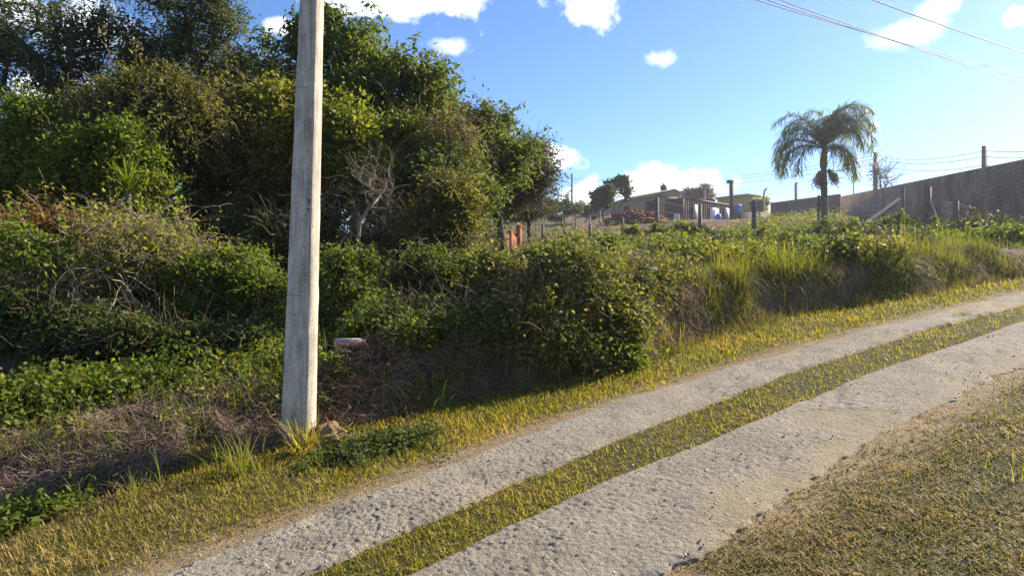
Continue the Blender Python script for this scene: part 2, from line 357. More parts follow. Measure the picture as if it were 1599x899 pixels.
def track(name, fo, fi, seed, sandy):
    us = [-3.0]
    while us[-1] < 40: us.append(us[-1] + np.clip(abs(us[-1]) * .0032, .0085, .12))
    us = np.array(us); ns = 92; s = np.linspace(0, 1, ns)
    U = us[:, None] + 0 * s; lo = fi(us) + (.10 + .22 * sandy) * fbm(us * 2.2, us * 0, 5, seed); hi = fo(us) + .07 * fbm(us * 2, us * 0 + 9, 5, seed)
    V = lo[:, None] + (hi - lo)[:, None] * s; X, Y = xy_of(U, V)
    edge = np.minimum(s, 1 - s)[None] * (hi - lo)[:, None]
    big = fbm(U * 1.1, V * 2.5, 3, seed + 1); lump = fbm(U * 11, V * 11, 3, seed + 2); peb = fbm(U * 44, V * 44, 3, seed + 3)
    fine = fbm(U * 66, V * 66, 2, seed + 9)
    rut = np.clip(fbm(U * 2.2, V * 6.5, 3, seed + 4) - .10, 0, 1)
    sand = np.clip(sst((.24 - s[None] + 1.0 * fbm(U * 1.1, V * 1.6, 4, seed + 5)) / .3), 0, 1) * sandy
    sand = np.maximum(sand, .75 * sst((fbm(U * .9, V * 1.2, 3, seed + 7) - .14) / .06))
    rough = (1 - .85 * sand) * np.clip(.75 + 1.3 * fbm(U * .8, V * 1.5, 2, seed + 6), .3, 1.3)
    Z = gz(X, Y) + .012 + .022 * sst(edge / .06) * (1 - .55 * sand) + .05 * big + rough * (.012 * lump + .019 * peb + .014 * fine) - .09 * rut * (1 - .6 * sand)
    Z[:, 0] -= .07; Z[:, -1] -= .07
    m = MB(); n = len(us); i = np.arange(n - 1)[:, None] * ns; a = np.arange(ns - 1)[None]
    m.add(np.stack([X, Y, Z], -1), np.stack([i + a, i + ns + a, i + ns + a + 1, i + a + 1], -1).reshape(-1, 4))
    o = m.build(name, M['track'], smooth=True, attrs={'sand': sand.ravel()}); o['kind'] = 'structure'; return o
track('road_track', T1o, T1i, 31, .0)
track('road_track', T2o, T2i, 57, 1.0)

# loose gravel on the tracks
def gravel():
    n = 9000; x, y, r, u, v = lawn_pts(n, 2.3, 14); f1 = (v - T1i(u)) / (T1o(u) - T1i(u)); f2 = (v - T2i(u)) / (T2o(u) - T2i(u))
    k = ((f1 > -.02) & (f1 < 1.15)) | ((f2 > -.12) & (f2 < 1.02)); k &= rng.uniform(0, 1, n) < .25 + .75 * (vn(u * 3, v * 5, 12) > .55); x, y, r = x[k], y[k], r[k]; n = len(x)
    sz = rng.uniform(.3, 1, n) ** 2.2 * .0085 * (1 + .05 * r); c = np.stack([x, y, gz(x, y) + .036 + .25 * sz], 1); o = np.array([[1, 0, 0], [0, 1, 0], [-1, 0, 0], [0, -1, 0], [0, 0, .8], [0, 0, -.8]], float)
    V = c[:, None] + sz[:, None, None] * (o[None] + rng.normal(0, .3, (n, 6, 3))); i = np.arange(n)[:, None] * 6; m = MB()
    m.add(V, np.concatenate([np.concatenate([i + a, i + b, i + c_], 1) for a, b, c_ in ((0, 1, 4), (1, 2, 4), (2, 3, 4), (3, 0, 4), (1, 0, 5), (2, 1, 5), (3, 2, 5), (0, 3, 5))]))
    tag(m.build('gravel', M['pebble'], smooth=True), 'loose gravel scattered over the concrete wheel tracks', 'gravel', kind='stuff')
M['pebble'] = leafmat('pebble', [(.18, .155, .13), (.25, .22, .185), (.30, .265, .225)], trans=0, patch=5)
# ------------------------------------------------------------------ short grass (uncountable)
def lawn_pts(n, rmin, rmax, a0=-42, a1=44):
    r = np.exp(rng.uniform(math.log(rmin), math.log(rmax), n)); a = np.radians(rng.uniform(a0, a1, n))
    x, y = r * np.sin(a), r * np.cos(a); return x, y, r, *uv_of(x, y)
gravel()
def lawn(name, n, mask, mat, h, w, rmin=2.4, rmax=22, lean=(.2, 1.3)):
    x, y, r, u, v = lawn_pts(n, rmin, rmax); k = mask(u, v) > rng.uniform(0, 1, n); x, y, r = x[k], y[k], r[k]
    m = MB(); m.blades(np.stack([x, y, gz(x, y) - .004], 1), h * rng.uniform(.5, 1.5, len(x)) * (.8 + .05 * r), w * (.6 + .14 * r), rng.uniform(*lean, len(x)), 2)
    o = m.build(name, M[mat]); o['kind'] = 'stuff'; tag(o, None, None); return o
def nz(u, v, sc, s, lo=-.12, hi=.12): return sst((fbm(u * sc, v * sc, 4, s) - lo) / (hi - lo))
verge = lambda u, v: (v > T1o(u) + .12) * (v < BASE(u) + .35) * np.clip((v - T1o(u) - .05) / .35, .15, 1) * (.5 + .5 * nz(u, v, 1.6, 41))
mid = lambda u, v: (v > T2o(u) - .02) * (v < T1i(u) + .03) * (.5 + .5 * nz(u, v, 2.6, 42))
right = lambda u, v: (v < T2i(u) + .06) * np.clip((T2i(u) - v + .1) / .5, .05, 1) * (.35 + .65 * nz(u, v, 1.3, 43)) * (.35 + .65 * nz(u, v, 7, 44))
verge1 = lambda u, v: verge(u, v) * np.clip((u - .6) / 2.6 + 1.2 * fbm(u * 1.4, v * 1.4, 3, 46), .08, 1)
verge2 = lambda u, v: verge(u, v) * np.clip(1 - (u - .6) / 2.6 + fbm(u * 1.4, v * 1.4, 3, 47), .12, 1)
tag(lawn('verge_weeds', 190000, verge2, 'grass_dryish', .042, .0062, 3.6, 20, (.3, 1.4)), 'mixed brown and green grass on the left verge', 'grass')
tag(lawn('verge_grass', 330000, verge1, 'grass_lawn', .042, .0065, 3.8, 26), 'short yellow green grass between the left wheel track and the bank', 'grass')
tag(lawn('strip_grass', 210000, mid, 'grass_lawn', .036, .006, 3.0, 26, (.3, 1.4)), 'short green grass strip between the two concrete wheel tracks', 'grass')
tag(lawn('lawn_grass', 620000, right, 'grass_dryish', .044, .0052, 2.3, 20, (.7, 1.6)), 'sparse brown and olive grass right of the wheel tracks', 'grass')
# stray longer blades and fallen leaves on the lawns
x, y, r, u, v = lawn_pts(9000, 2.4, 12); k = ((v < T2i(u) - .3) | ((v > T1o(u) + .2) & (v < BASE(u)))) & (vn(x * 1.7, y * 1.7, 3) > .62); x, y, r = x[k], y[k], r[k]
m = MB(); m.blades(np.stack([x, y, gz(x, y)], 1), rng.uniform(.05, .13, len(x)), .006, rng.uniform(.3, 1.3, len(x)), 3)
tag(m.build('stray_grass', M['grass_bright']), 'longer bright green blades scattered over the short lawns', 'grass', kind='stuff')
x, y, r, u, v = lawn_pts(520, 2.4, 12); k = ((v < T2i(u) + .1) | (v > T1o(u) - .1)) & (v < BASE(u) + .3); x, y, r = x[k], y[k], r[k]
m = MB(); m.leaves(np.stack([x, y, gz(x, y) + .012], 1), .035, .018, 0, 2.5, .1)
tag(m.build('leaf_litter', M['straw']), 'dry fallen leaves scattered over the short grass', 'fallen leaves', kind='stuff')

# ------------------------------------------------------------------ bank: long grass, roots, dry straw
def over(n, umin, umax, dv0, dv1, p=1.0):
    u = rng.uniform(umin, umax, n); b = BASE(u) + .35 * fbm(u * .9, u * 0 + 3.3, 3, 5); v = b + dv0 + (dv1 - dv0) * rng.uniform(0, 1, n) ** p
    x, y = xy_of(u, v); return x, y, u, v
def tufts(n, pts, per, spread):
    x, y = pts; x = np.repeat(x, per) + rng.normal(0, spread, n * per); y = np.repeat(y, per) + rng.normal(0, spread, n * per); return x, y
m = MB(); x, y, u, v = over(900, 6.6, 17, .24, 3.4, 1.5); k = vn(u * 1.5, v * 1.5, 71) > .36; x, y, u, v = x[k], y[k], u[k], v[k]; hh = np.repeat((.16 + .62 * vn(u * 1.1, v * 1.1, 72)) * np.interp(u, [6.6, 8, 11, 14], [1.25, 1.25, .9, .8]) * rng.uniform(.5, 1.25, len(x)), 34)
x, y = tufts(len(x), (x, y), 34, .06)
m.blades(np.stack([x, y, gz(x, y) - .02], 1), hh * rng.uniform(.5, 1.3, len(x)), .010, np.abs(rng.normal(.8, .45, len(x))), 4, 1.3)
tag(m.build('bank_grass', M['grass_bright']), 'long bright green grass growing along the top of the cut bank', 'grass', kind='stuff')
m = MB(); x, y, u, v = over(620, 6.4, 16, .30, 2.4, 1.5); x, y = tufts(len(x), (x, y), 22, .06)
m.blades(np.stack([x, y, gz(x, y) - .02], 1), rng.uniform(.12, .42, len(x)), .006, np.abs(rng.normal(1.1, .5, len(x))), 3, 1.4)
tag(m.build('bank_straw', M['straw_dark']), 'dry brown grass mixed into the long grass of the bank', 'grass', kind='stuff')
m = MB(); x, y, u, v = over(260, 7.2, 16, .02, .32); k = vn(u * 1.6, v * 1.4, 79) > .6; x, y = x[k], y[k]; x, y = tufts(len(x), (x, y), 30, .06)
m.blades(np.stack([x, y, gz(x, y) - .01], 1), rng.uniform(.12, .42, len(x)), .009, np.abs(rng.normal(1.0, .5, len(x))), 4, 1.5)
tag(m.build('face_grass', M['grass_bright']), 'yellow green grass tufts hanging on the cut face of the bank', 'grass', kind='stuff')
# roots and dead grass hanging over the bank face
m = MB(); x, y, u, v = over(9000, 6.4, 16, .02, .36); k = vn(u * 2.1, v * 3, 75) > .62; x, y, u, v = x[k], y[k], u[k], v[k]; P = np.stack([x, y, gz(x, y) + .03], 1)
d = np.stack([.7 + rng.normal(0, .5, len(x)), -.7 + rng.normal(0, .5, len(x)), rng.uniform(-.3, .8, len(x))], 1)
C = wander(P, d, 7, rng.uniform(.015, .075, len(x)), .5, .3); m.tubes(C, np.linspace(.0035, .0015, 7))
tag(m.build('bank_roots', M['twig']), 'dead roots and grass hanging down the brown bank face', 'roots', kind='stuff')
m = MB(); x, y, u, v = over(170, 5.6, 15.5, -.12, .15); x, y = tufts(len(x), (x, y), 18, .06)
m.blades(np.stack([x, y, gz(x, y) - .01], 1), rng.uniform(.08, .25, len(x)), .007, np.abs(rng.normal(.8, .5, len(x))), 3)
tag(m.build('foot_grass', M['grass_dryish']), 'dry grass tufts growing along the foot of the bank', 'grass', kind='stuff')
# hillside grass and low weeds
n = 5200; t = np.exp(rng.uniform(math.log(11), math.log(46), n)); px = rng.uniform(850, 1660, n); x = (px - CX) / F * t; u, v = uv_of(x, t)
k = (v > BASE(u) + 1.8) & (vn(x * .5, t * .5, 91) > .22); x, t = x[k], t[k]; sc = np.repeat(.7 + .02 * t, 22)
x2, y2 = tufts(len(x), (x, t), 22, .16); m = MB()
m.blades(np.stack([x2, y2, gz(x2, y2) - .02], 1), rng.uniform(.10, .42, len(x2)) * sc * np.interp(y2, [14, 24, 40], [1, .7, .4]), .010 + .0009 * y2, np.abs(rng.normal(.6, .4, len(x2))), 2)
tag(m.build('hill_grass', M['grass_green']), 'rough green grass covering the sloping lot above the bank', 'grass', kind='stuff')
n = 2300; t = np.exp(rng.uniform(math.log(10), math.log(40), n)); px = rng.uniform(900, 1640, n); x = (px - CX) / F * t; u, v = uv_of(x, t)
k = (v > BASE(u) + 1.2) & (vn(x * .35 + 5, t * .35, 93) > .52); x, t = x[k], t[k]
hgt = (.06 + .45 * vn(x * .35 + 5, t * .35, 93) * rng.uniform(.2, 1, len(x))) * np.interp(t, [12, 22, 36], [1.1, .9, .4])
P = np.repeat(np.stack([x, t, gz(x, t) + hgt], 1), 26, 0) + rng.normal(0, 1, (len(x) * 26, 3)) * [.22, .22, .1]
m = MB(); m.leaves(P, .05 + .0022 * P[:, 1], .03 + .0014 * P[:, 1], .1, .6)
n = 420; t = rng.uniform(40, 62, n); px = rng.uniform(850, 1330, n); x = (px - CX) / F * t; k = vn(x * .22, t * .16, 97) > .52; x, t = x[k], t[k]
P = np.repeat(np.stack([x, t, gz(x, t) + rng.uniform(.05, .35, len(x))], 1), 24, 0) + rng.normal(0, 1, (len(x) * 24, 3)) * [.45, .45, .14]; m.leaves(P, .2, .11, .1, .6)
tag(m.build('hill_weeds', M['leaf_mottled']), 'low broad leaved weeds spreading over the sloping lot', 'weeds', kind='stuff')

# dry cut grass heaped on the near bank
def straw_mound(name, label, u0, u1, dv0, dv1, n, hmax, mat, thick=1.0):
    x, y, u, v = over(n, u0, u1, dv0, dv1); k = vn(u * 2.2, v * 2.8, 77) > .27; x, y, u, v = x[k], y[k], u[k], v[k]; n = len(x); f = (v - BASE(u) - dv0) / (dv1 - dv0)
    P = np.stack([x, y, gz(x, y) + rng.uniform(0, 1, n) ** 1.5 * hmax * (.3 + 1.4 * vn(u * 1.8, v * 2.2, 78)) * np.sin(np.clip(f, 0, 1) * math.pi) ** .6], 1)
    D = rng.normal(size=(n, 3)) * [1, 1, .35]; D[:, 0] += .5; D[:, 1] -= .3
    C = wander(P, D, 6, rng.uniform(.015, .06, n), .22, .05); m = MB(); m.tubes(C, np.linspace(1, .4, 6) * rng.uniform(.0013, .0035, n)[:, None] * thick)
    return tag(m.build(name, M[mat]), label, 'dry grass', kind='stuff')
straw_mound('dry_grass', 'heap of grey brown cut grass along the bank left of the pole', -1.2, 3.0, .0, 1.15, 26000, .17, 'straw')
straw_mound('dry_grass', 'dead brown grass heaped on the bank right of the pole', 2.9, 6.9, -.08, 1.2, 15000, .18, 'straw_dark', 1.7)

def heap_weeds(name, label, u0, u1, dv0, dv1, n, mat, leafy):
    x, y, u, v = over(n, u0, u1, dv0, dv1); k = vn(u * 2.6, v * 2.6, 83) > .38; k &= np.abs(CX + F * x / y - 555) > 45; x, y = x[k], y[k]; P = np.stack([x, y, gz(x, y)], 1); per = 16; P = np.repeat(P, per, 0); P[:, :2] += rng.normal(0, .07, (len(P), 2)); m = MB()
    if leafy: P[:, 2] += rng.uniform(.03, .26, len(P)); m.leaves(P, .055, .034, .1, .8)
    else: m.blades(P, rng.uniform(.12, .4, len(P)), .008, np.abs(rng.normal(.7, .4, len(P))), 3, 1.3)
    tag(m.build(name, M[mat]), label, 'weeds', kind='stuff')
heap_weeds('bank_weeds', 'leafy weeds growing through the dry grass of the near bank', 2.9, 6.6, .15, 1.3, 330, 'leaf_mid', True)
heap_weeds('bank_weeds', 'leafy weeds growing through the dry heap left of the pole', -1.5, 3.0, .5, 1.3, 130, 'leaf_mottled', True)
heap_weeds('bank_tufts', 'grass tufts hanging over the shaded bank right of the pole', 3.2, 7.0, .1, 1.0, 260, 'grass_bright', False)
heap_weeds('bank_blades', 'grass blades growing through the dry grass of the near bank', -1.5, 6.6, -.1, 1.2, 300, 'grass_green', False)
# ------------------------------------------------------------------ plants
def grow(base, fork, targets, r0, wob=.06, curve=.12):
    nt_ = 7; tr = base + (fork - base) * np.linspace(0, 1, nt_)[:, None]; tr[1:-1] += rng.normal(0, wob, (nt_ - 2, 3)) * [1, 1, .2]
    pos = [p for p in tr]; par = [-1] + list(range(nt_ - 1)); plen = [0.] + list(np.cumsum(np.linalg.norm(np.diff(tr, axis=0), axis=1)))
    ends = []
    for t in targets[np.argsort(np.linalg.norm(targets - fork, axis=1))]:
        Pp = np.array(pos); d = np.linalg.norm(Pp - t, axis=1); cost = d + .22 * np.array(plen); cost[:nt_ - 3] += 2
        cost += np.clip(Pp[:, 2] - t[2], 0, 9) * .5
        j = int(np.argmin(cost)); dj = d[j]; k = max(1, min(6, int(dj / .3))); a = Pp[j]; off = rng.normal(0, curve, 3) * dj + [0, 0, -.1 * dj]
        for e in range(1, k + 1):
            f = e / k; p = a + (t - a) * f + off * f * (1 - f) * 2 + rng.normal(0, .02, 3)
            pos.append(p); par.append(j); plen.append(plen[j] + dj / k); j = len(pos) - 1
        ends.append(j)
    n = len(pos); cnt = np.zeros(n)
    for e in ends: cnt[e] += 1
    for j in range(n - 1, 0, -1): cnt[par[j]] += cnt[j]
    rad = r0 * np.maximum(cnt / max(cnt[0], 1), 1e-4) ** .47; kids = [[] for _ in range(n)]
    for j in range(1, n): kids[par[j]].append(j)
    pos = np.array(pos); m = MB(); stack = [(0, None)]
    while stack:
        j, frm = stack.pop(); ch = [] if frm is None else [frm]; rs = [] if frm is None else [min(rad[frm], rad[j] * 1.3)]
        while True:
            ch.append(j); rs.append(rad[j])
            if not kids[j]: break
            ks = sorted(kids[j], key=lambda c: -cnt[c])
            for o in ks[1:]: stack.append((o, j))
            j = ks[0]
        if len(ch) > 1:
            rs = np.maximum(rs, .004); rs[-1] *= .5
            if frm is None: rs[0] *= 1.35
            m.tubes(pos[ch][None], rs[None], 8 if rs[0] > .06 else (5 if rs[0] > .02 else 3))
    return m
def blobs(bl, t):
    out = []
    for b in bl:
        px, py, rx, ry = b[:4]; tt = b[4] if len(b) > 4 else t
        rx, ry = rx * tt / F, ry * tt / F; out.append((at(px, py, tt), np.array([rx, (rx + ry) * .45, ry])))
    return out
def tree(name, label, cat, bpx, t, bl, nt_, nl, L, W, leaf, bark, r0, rc=.42, fork=None, group=None, twigs=0, droop=.25, sprays=.3, shell=2.4, up=.4, tmat='twig', cluster=.62, sub=7):
    base = ground(bpx, t); base[2] -= .05; B = blobs(bl, t); vol = np.array([np.prod(b[1]) ** .75 for b in B]); vol /= vol.sum()
    T = []
    for (c, r), w in zip(B, vol):
        k = max(4, int(sub * (1 + 2 * w))); cc = in_blob(c, r * .98, k, 2.4); nn = max(3, int(nt_ * w / len(cc) * 1.3))
        for c2 in cc: T.append(in_blob(c2, r * rng.uniform(.15, .42), nn, 2))
    T = np.concatenate(T)
    T[:, 2] = np.maximum(T[:, 2], gz(T[:, 0], T[:, 1]) + .15)
    cen = T.mean(0); fk = base + (cen - base) * .45 if fork is None else at(*fork)
    o = empty(name, base, label, cat, group)
    grow(base, fk, T, r0).build('trunk', M[bark], o, smooth=True)
    per = max(1, nl // len(T)); C = np.repeat(T, per, 0) + rng.normal(0, 1, (len(T) * per, 3)) * rc * np.array([1, 1, .75]) * np.repeat(rng.uniform(.6, 1.3, len(T)), per)[:, None] * cluster
    ns = int(len(T) * sprays); SP = None
    if ns:
        j = rng.integers(0, len(T), ns); dd = unit(T[j] - cen + [0, 0, .25 * t / 12]); SP = wander(T[j], dd + [0, 0, .35], 9, rc * rng.uniform(.12, .34, ns), .22, .07)
        kk = rng.integers(2, 9, (ns, 22)); C = np.concatenate([C, (SP[np.arange(ns)[:, None], kk] + rng.normal(0, .035, (ns, 22, 3))).reshape(-1, 3)])
    C[:, 2] = np.maximum(C[:, 2], gz(C[:, 0], C[:, 1]) + .03)
    m = MB(); m.leaves(C, L, W, droop, up); m.build('crown', M[leaf], o)
    if twigs:
        P = np.repeat(T, twigs, 0) + rng.normal(0, rc * .4, (len(T) * twigs, 3)); D = rng.normal(size=P.shape) + [0, 0, .2]
        m = MB(); m.tubes(wander(P, D, 6, rng.uniform(.06, .16, len(P)), .35, .05), np.linspace(.006, .002, 6) * (t / 13))
        if ns: m.tubes(SP, np.linspace(.006, .002, 9) * (t / 12))
        m.build('twigs', M[tmat], o)
    return o
def vine(name, label, bl, t, n, mat, k=12, step=(.05, .13), r=.006, grav=.12, leaf=None, nl=0, L=.06, W=.04, cat='vines', top=-.2):
    B = blobs(bl, t); vol = np.array([np.prod(b[1]) ** .67 for b in B]); vol /= vol.sum(); P = []; D = []
    for (c, rr_), w in zip(B, vol):
        d = unit(rng.normal(size=(int(n * w * 2), 3))); d = d[d[:, 2] > top][:max(3, int(n * w))]
        P.append(c + d * rr_ * rng.uniform(.75, 1.05, (len(d), 1))); tn = unit(np.cross(d, rng.normal(size=d.shape))); D.append(tn)
    P = np.concatenate(P); D = np.concatenate(D)
    C = wander(P, D, k, rng.uniform(*step, len(P)), .28, grav); C[..., 2] = np.maximum(C[..., 2], gz(C[..., 0], C[..., 1]) + .01)
    b0 = C.reshape(-1, 3).mean(0); b0[2] = float(gz(b0[0], b0[1])); o = empty(name, b0, label, cat)
    m = MB(); m.tubes(C, np.linspace(1, .45, k) * rng.uniform(.5, 1.2, len(P))[:, None] * r); m.build('stems', M[mat], o)
    if leaf:
        j = rng.integers(0, len(C), nl); kk = rng.integers(0, k, nl); m = MB(); m.leaves(C[j, kk] + rng.normal(0, .05, (nl, 3)), L, W, .2, .5); m.build('foliage', M[leaf], o)
    return o
# far fill behind the wood
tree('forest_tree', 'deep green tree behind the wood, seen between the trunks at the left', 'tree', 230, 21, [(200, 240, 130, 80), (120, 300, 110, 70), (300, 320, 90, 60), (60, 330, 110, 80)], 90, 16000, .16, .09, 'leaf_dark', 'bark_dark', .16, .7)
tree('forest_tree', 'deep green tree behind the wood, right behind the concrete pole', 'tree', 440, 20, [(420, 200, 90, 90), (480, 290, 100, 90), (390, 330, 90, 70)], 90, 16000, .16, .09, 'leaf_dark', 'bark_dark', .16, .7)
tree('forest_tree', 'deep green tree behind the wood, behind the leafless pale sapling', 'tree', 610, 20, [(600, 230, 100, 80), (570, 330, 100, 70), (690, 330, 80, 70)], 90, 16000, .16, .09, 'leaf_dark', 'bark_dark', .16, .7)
# tall trees
tree('dark_tree', 'tall dark tree at the left edge with sky showing through its crown', 'tree', 70, 14, [(50, 45, 105, 65), (10, 140, 70, 75), (150, 70, 70, 50), (110, 130, 60, 45), (-40, 60, 60, 90)], 120, 11500, .12, .04, 'leaf_dark', 'bark_dark', .15, .3, fork=(95, 165, 14), twigs=5)
tree('dark_tree', 'tall tree with a forked bare trunk rising above the olive tree', 'tree', 300, 15, [(290, 25, 75, 50), (340, 20, 50, 35), (250, 90, 70, 50), (340, 90, 80, 55), (385, 110, 40, 45), (200, 120, 60, 60), (300, 130, 90, 50)], 140, 18000, .115, .038, 'leaf_dark', 'bark_dark', .16, .34, fork=(325, 120, 15), twigs=5)
tree('broadleaf_tree', 'tallest tree directly behind the concrete pole, with big drooping leaves', 'tree', 560, 14.5, [(560, 65, 80, 40), (520, 110, 70, 70), (630, 110, 60, 60), (590, 150, 90, 55), (455, 100, 40, 65), (680, 135, 36, 38), (490, 50, 40, 35)], 150, 15000, .16, .055, 'leaf_mid', 'bark_pale', .10, .32, fork=(548, 175, 14.5), droop=.7)
tree('olive_tree', 'olive brown twiggy tree hung with dry creepers, left of the pole', 'tree', 250, 12, [(235, 180, 95, 60), (180, 225, 65, 60), (295, 215, 60, 60), (240, 250, 90, 50)], 150, 38000, .085, .038, 'leaf_olive', 'bark_grey', .11, .28, twigs=8)
tree('bushy_tree', 'bright green bushy tree low at the left edge', 'tree', 90, 10.5, [(60, 210, 80, 55), (130, 270, 90, 65), (20, 280, 60, 80), (185, 235, 45, 45), (90, 330, 110, 45), (210, 320, 50, 45)], 170, 60000, .075, .036, 'leaf_bright', 'bark_grey', .09, .25, twigs=2)
tree('understory_tree', 'dark slender tree with sparse leaves left of the pole', 'tree', 390, 13, [(390, 190, 60, 80), (350, 250, 60, 60), (415, 270, 45, 80), (330, 330, 60, 50)], 130, 22000, .10, .045, 'leaf_olive', 'bark_dark', .09, .3, twigs=8)
tree('young_tree', 'yellow green young tree partly hidden by the concrete pole', 'tree', 520, 12.6, [(530, 210, 60, 50), (440, 190, 35, 55), (425, 230, 40, 40), (560, 250, 50, 45)], 110, 20000, .10, .05, 'leaf_yellow', 'bark_dark', .07, .28, twigs=2)
tree('round_tree', 'broad domed olive green tree with a dark trunk right of the sapling', 'tree', 628, 13, [(640, 240, 85, 60), (600, 300, 70, 60), (690, 300, 75, 70), (640, 340, 90, 60), (730, 300, 45, 60), (560, 260, 50, 60)], 230, 66000, .085, .042, 'leaf_mid', 'bark_dark', .15, .28, fork=(650, 370, 13), twigs=5)
tree('broadleaf_tree', 'dark broad leaved tree behind the domed tree, draped with dead vines', 'tree', 740, 16, [(700, 195, 60, 45), (755, 215, 45, 45), (785, 240, 45, 45), (725, 245, 60, 50), (660, 190, 50, 40)], 130, 26000, .13, .055, 'leaf_mid', 'bark_dark', .10, .32, twigs=4)
tree('twiggy_tree', 'thin leaved twiggy tree at the right end of the wood', 'tree', 790, 18, [(800, 255, 45, 45), (770, 285, 60, 36), (840, 272, 22, 32), (800, 300, 50, 24), (760, 240, 50, 40), (830, 250, 25, 30)], 150, 15000, .11, .04, 'leaf_grey', 'bark_dark', .11, .35, fork=(775, 320, 18), twigs=12)
tree('twiggy_tree', 'low grey green shrubby tree beside the brick ruin', 'tree', 835, 30, [(828, 322, 36, 18), (800, 326, 28, 16)], 60, 9000, .14, .06, 'leaf_grey', 'bark_dark', .08, .4, twigs=6)
tree('young_tree', 'lit yellow green tree at the right foot of the domed tree', 'tree', 720, 11.2, [(700, 330, 40, 50), (680, 370, 45, 45)], 100, 26000, .075, .035, 'leaf_olive', 'bark_dark', .06, .24, twigs=5)
# shrubs
def shrub(label, bpx, t, bl, nt_, nl, leaf, L=.06, W=.035, twigs=3, rc=.17, **k): return tree('shrub', label, 'shrub', bpx, t, bl, nt_, nl, L, W, leaf, 'bark_grey', .025, rc, twigs=twigs, **k)
shrub('shrub heaped under a mat of dry creepers at the left', 170, 9.3, [(190, 410, 100, 60), (110, 430, 80, 70), (265, 440, 55, 65), (40, 440, 60, 60), (200, 480, 110, 60)], 190, 30000, 'leaf_mid')
shrub('leafy green shrub left of the pole below the understory tree', 380, 9, [(375, 440, 70, 45), (330, 480, 70, 50), (415, 480, 45, 55), (300, 440, 40, 40)], 150, 32000, 'leaf_bright')
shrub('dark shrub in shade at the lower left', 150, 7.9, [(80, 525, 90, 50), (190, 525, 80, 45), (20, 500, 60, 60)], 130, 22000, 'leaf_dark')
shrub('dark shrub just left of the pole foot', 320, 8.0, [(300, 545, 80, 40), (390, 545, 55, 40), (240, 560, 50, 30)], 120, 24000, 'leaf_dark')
shrub('green shrub just right of the pole, behind the discarded board', 545, 8.8, [(540, 440, 45, 50), (570, 490, 70, 50), (510, 510, 40, 50), (600, 520, 40, 35)], 150, 34000, 'leaf_mid')
shrub('dark leafy shrub under the domed tree', 690, 9.4, [(690, 440, 70, 50), (640, 480, 60, 50), (735, 430, 45, 34), (720, 490, 80, 50), (780, 475, 45, 50)], 190, 42000, 'leaf_mid')
shrub('big sunlit shrub spilling over the left end of the cut bank', 900, 8.5, [(880, 430, 55, 45, 8.6), (900, 490, 58, 48, 8.15), (840, 470, 50, 55, 8.3), (965, 530, 26, 26, 7.9), (865, 530, 60, 40, 7.65), (915, 548, 40, 22, 7.6), (925, 450, 40, 45, 8.4), (800, 515, 50, 45, 8.0), (780, 440, 45, 40, 8.8), (965, 490, 26, 34, 8.0)], 300, 64000, 'leaf_mottled')
shrub('low leafy shrub hanging over the dry bank right of the pole', 680, 7.9, [(600, 522, 60, 24, 8.0), (690, 528, 70, 30, 7.9), (760, 535, 50, 34, 7.8), (650, 560, 30, 14, 7.5)], 130, 21000, 'leaf_mid', .055, .032)
shrub('mottled low shrub trailing along the bank top, right of the big shrub', 1030, 9.4, [(1000, 452, 40, 26, 9.1), (1045, 446, 36, 22, 9.6), (985, 480, 24, 26, 8.7)], 100, 15000, 'leaf_mottled', .05, .028)
shrub('bright leafy shrub crowning the big shrub by the bank', 880, 10.5, [(885, 400, 40, 18), (930, 400, 35, 20), (835, 418, 40, 20)], 90, 20000, 'leaf_bright', .075, .05)
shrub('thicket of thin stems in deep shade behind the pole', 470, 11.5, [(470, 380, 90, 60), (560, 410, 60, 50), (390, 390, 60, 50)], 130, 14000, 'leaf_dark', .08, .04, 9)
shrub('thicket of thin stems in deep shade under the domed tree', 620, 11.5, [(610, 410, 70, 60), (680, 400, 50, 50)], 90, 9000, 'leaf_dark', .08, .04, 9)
for lab, px, t, bl, lf in [
    ('bright green bush on the slope below the fence post at the centre right', 1190, 21, [(1190, 386, 42, 22), (1160, 386, 25, 18)], 'leaf_bright'),
    ('long green hedge like bush below the palm', 1290, 25, [(1290, 368, 50, 22), (1250, 374, 35, 20), (1330, 370, 35, 24)], 'leaf_bright'),
    ('blue green bush left of the leaning brace post', 1385, 26, [(1385, 360, 36, 20), (1410, 372, 26, 18)], 'leaf_mid'),
    ('green bush before the earth mound', 1035, 33, [(1040, 362, 26, 13), (1085, 364, 22, 13), (1000, 368, 22, 12)], 'leaf_bright'),
    ('bush in shade on the slope above the tall bank grass', 1010, 20, [(1000, 388, 50, 13), (1060, 385, 50, 12)], 'leaf_mid'),
    ('tangled bush on the bank top near the right edge', 1400, 14, [(1385, 400, 36, 18), (1420, 408, 30, 14)], 'leaf_grey'),
    ('low green bush at the right edge above the verge', 1560, 15, [(1560, 422, 45, 18), (1500, 428, 36, 16)], 'leaf_bright')]:
    shrub(lab, px, t, bl, 60, 9000, lf, .07 + t * .0022, .04 + t * .0013, 2, .2)
ords = ['first', 'second', 'third', 'fourth', 'fifth', 'sixth', 'seventh']
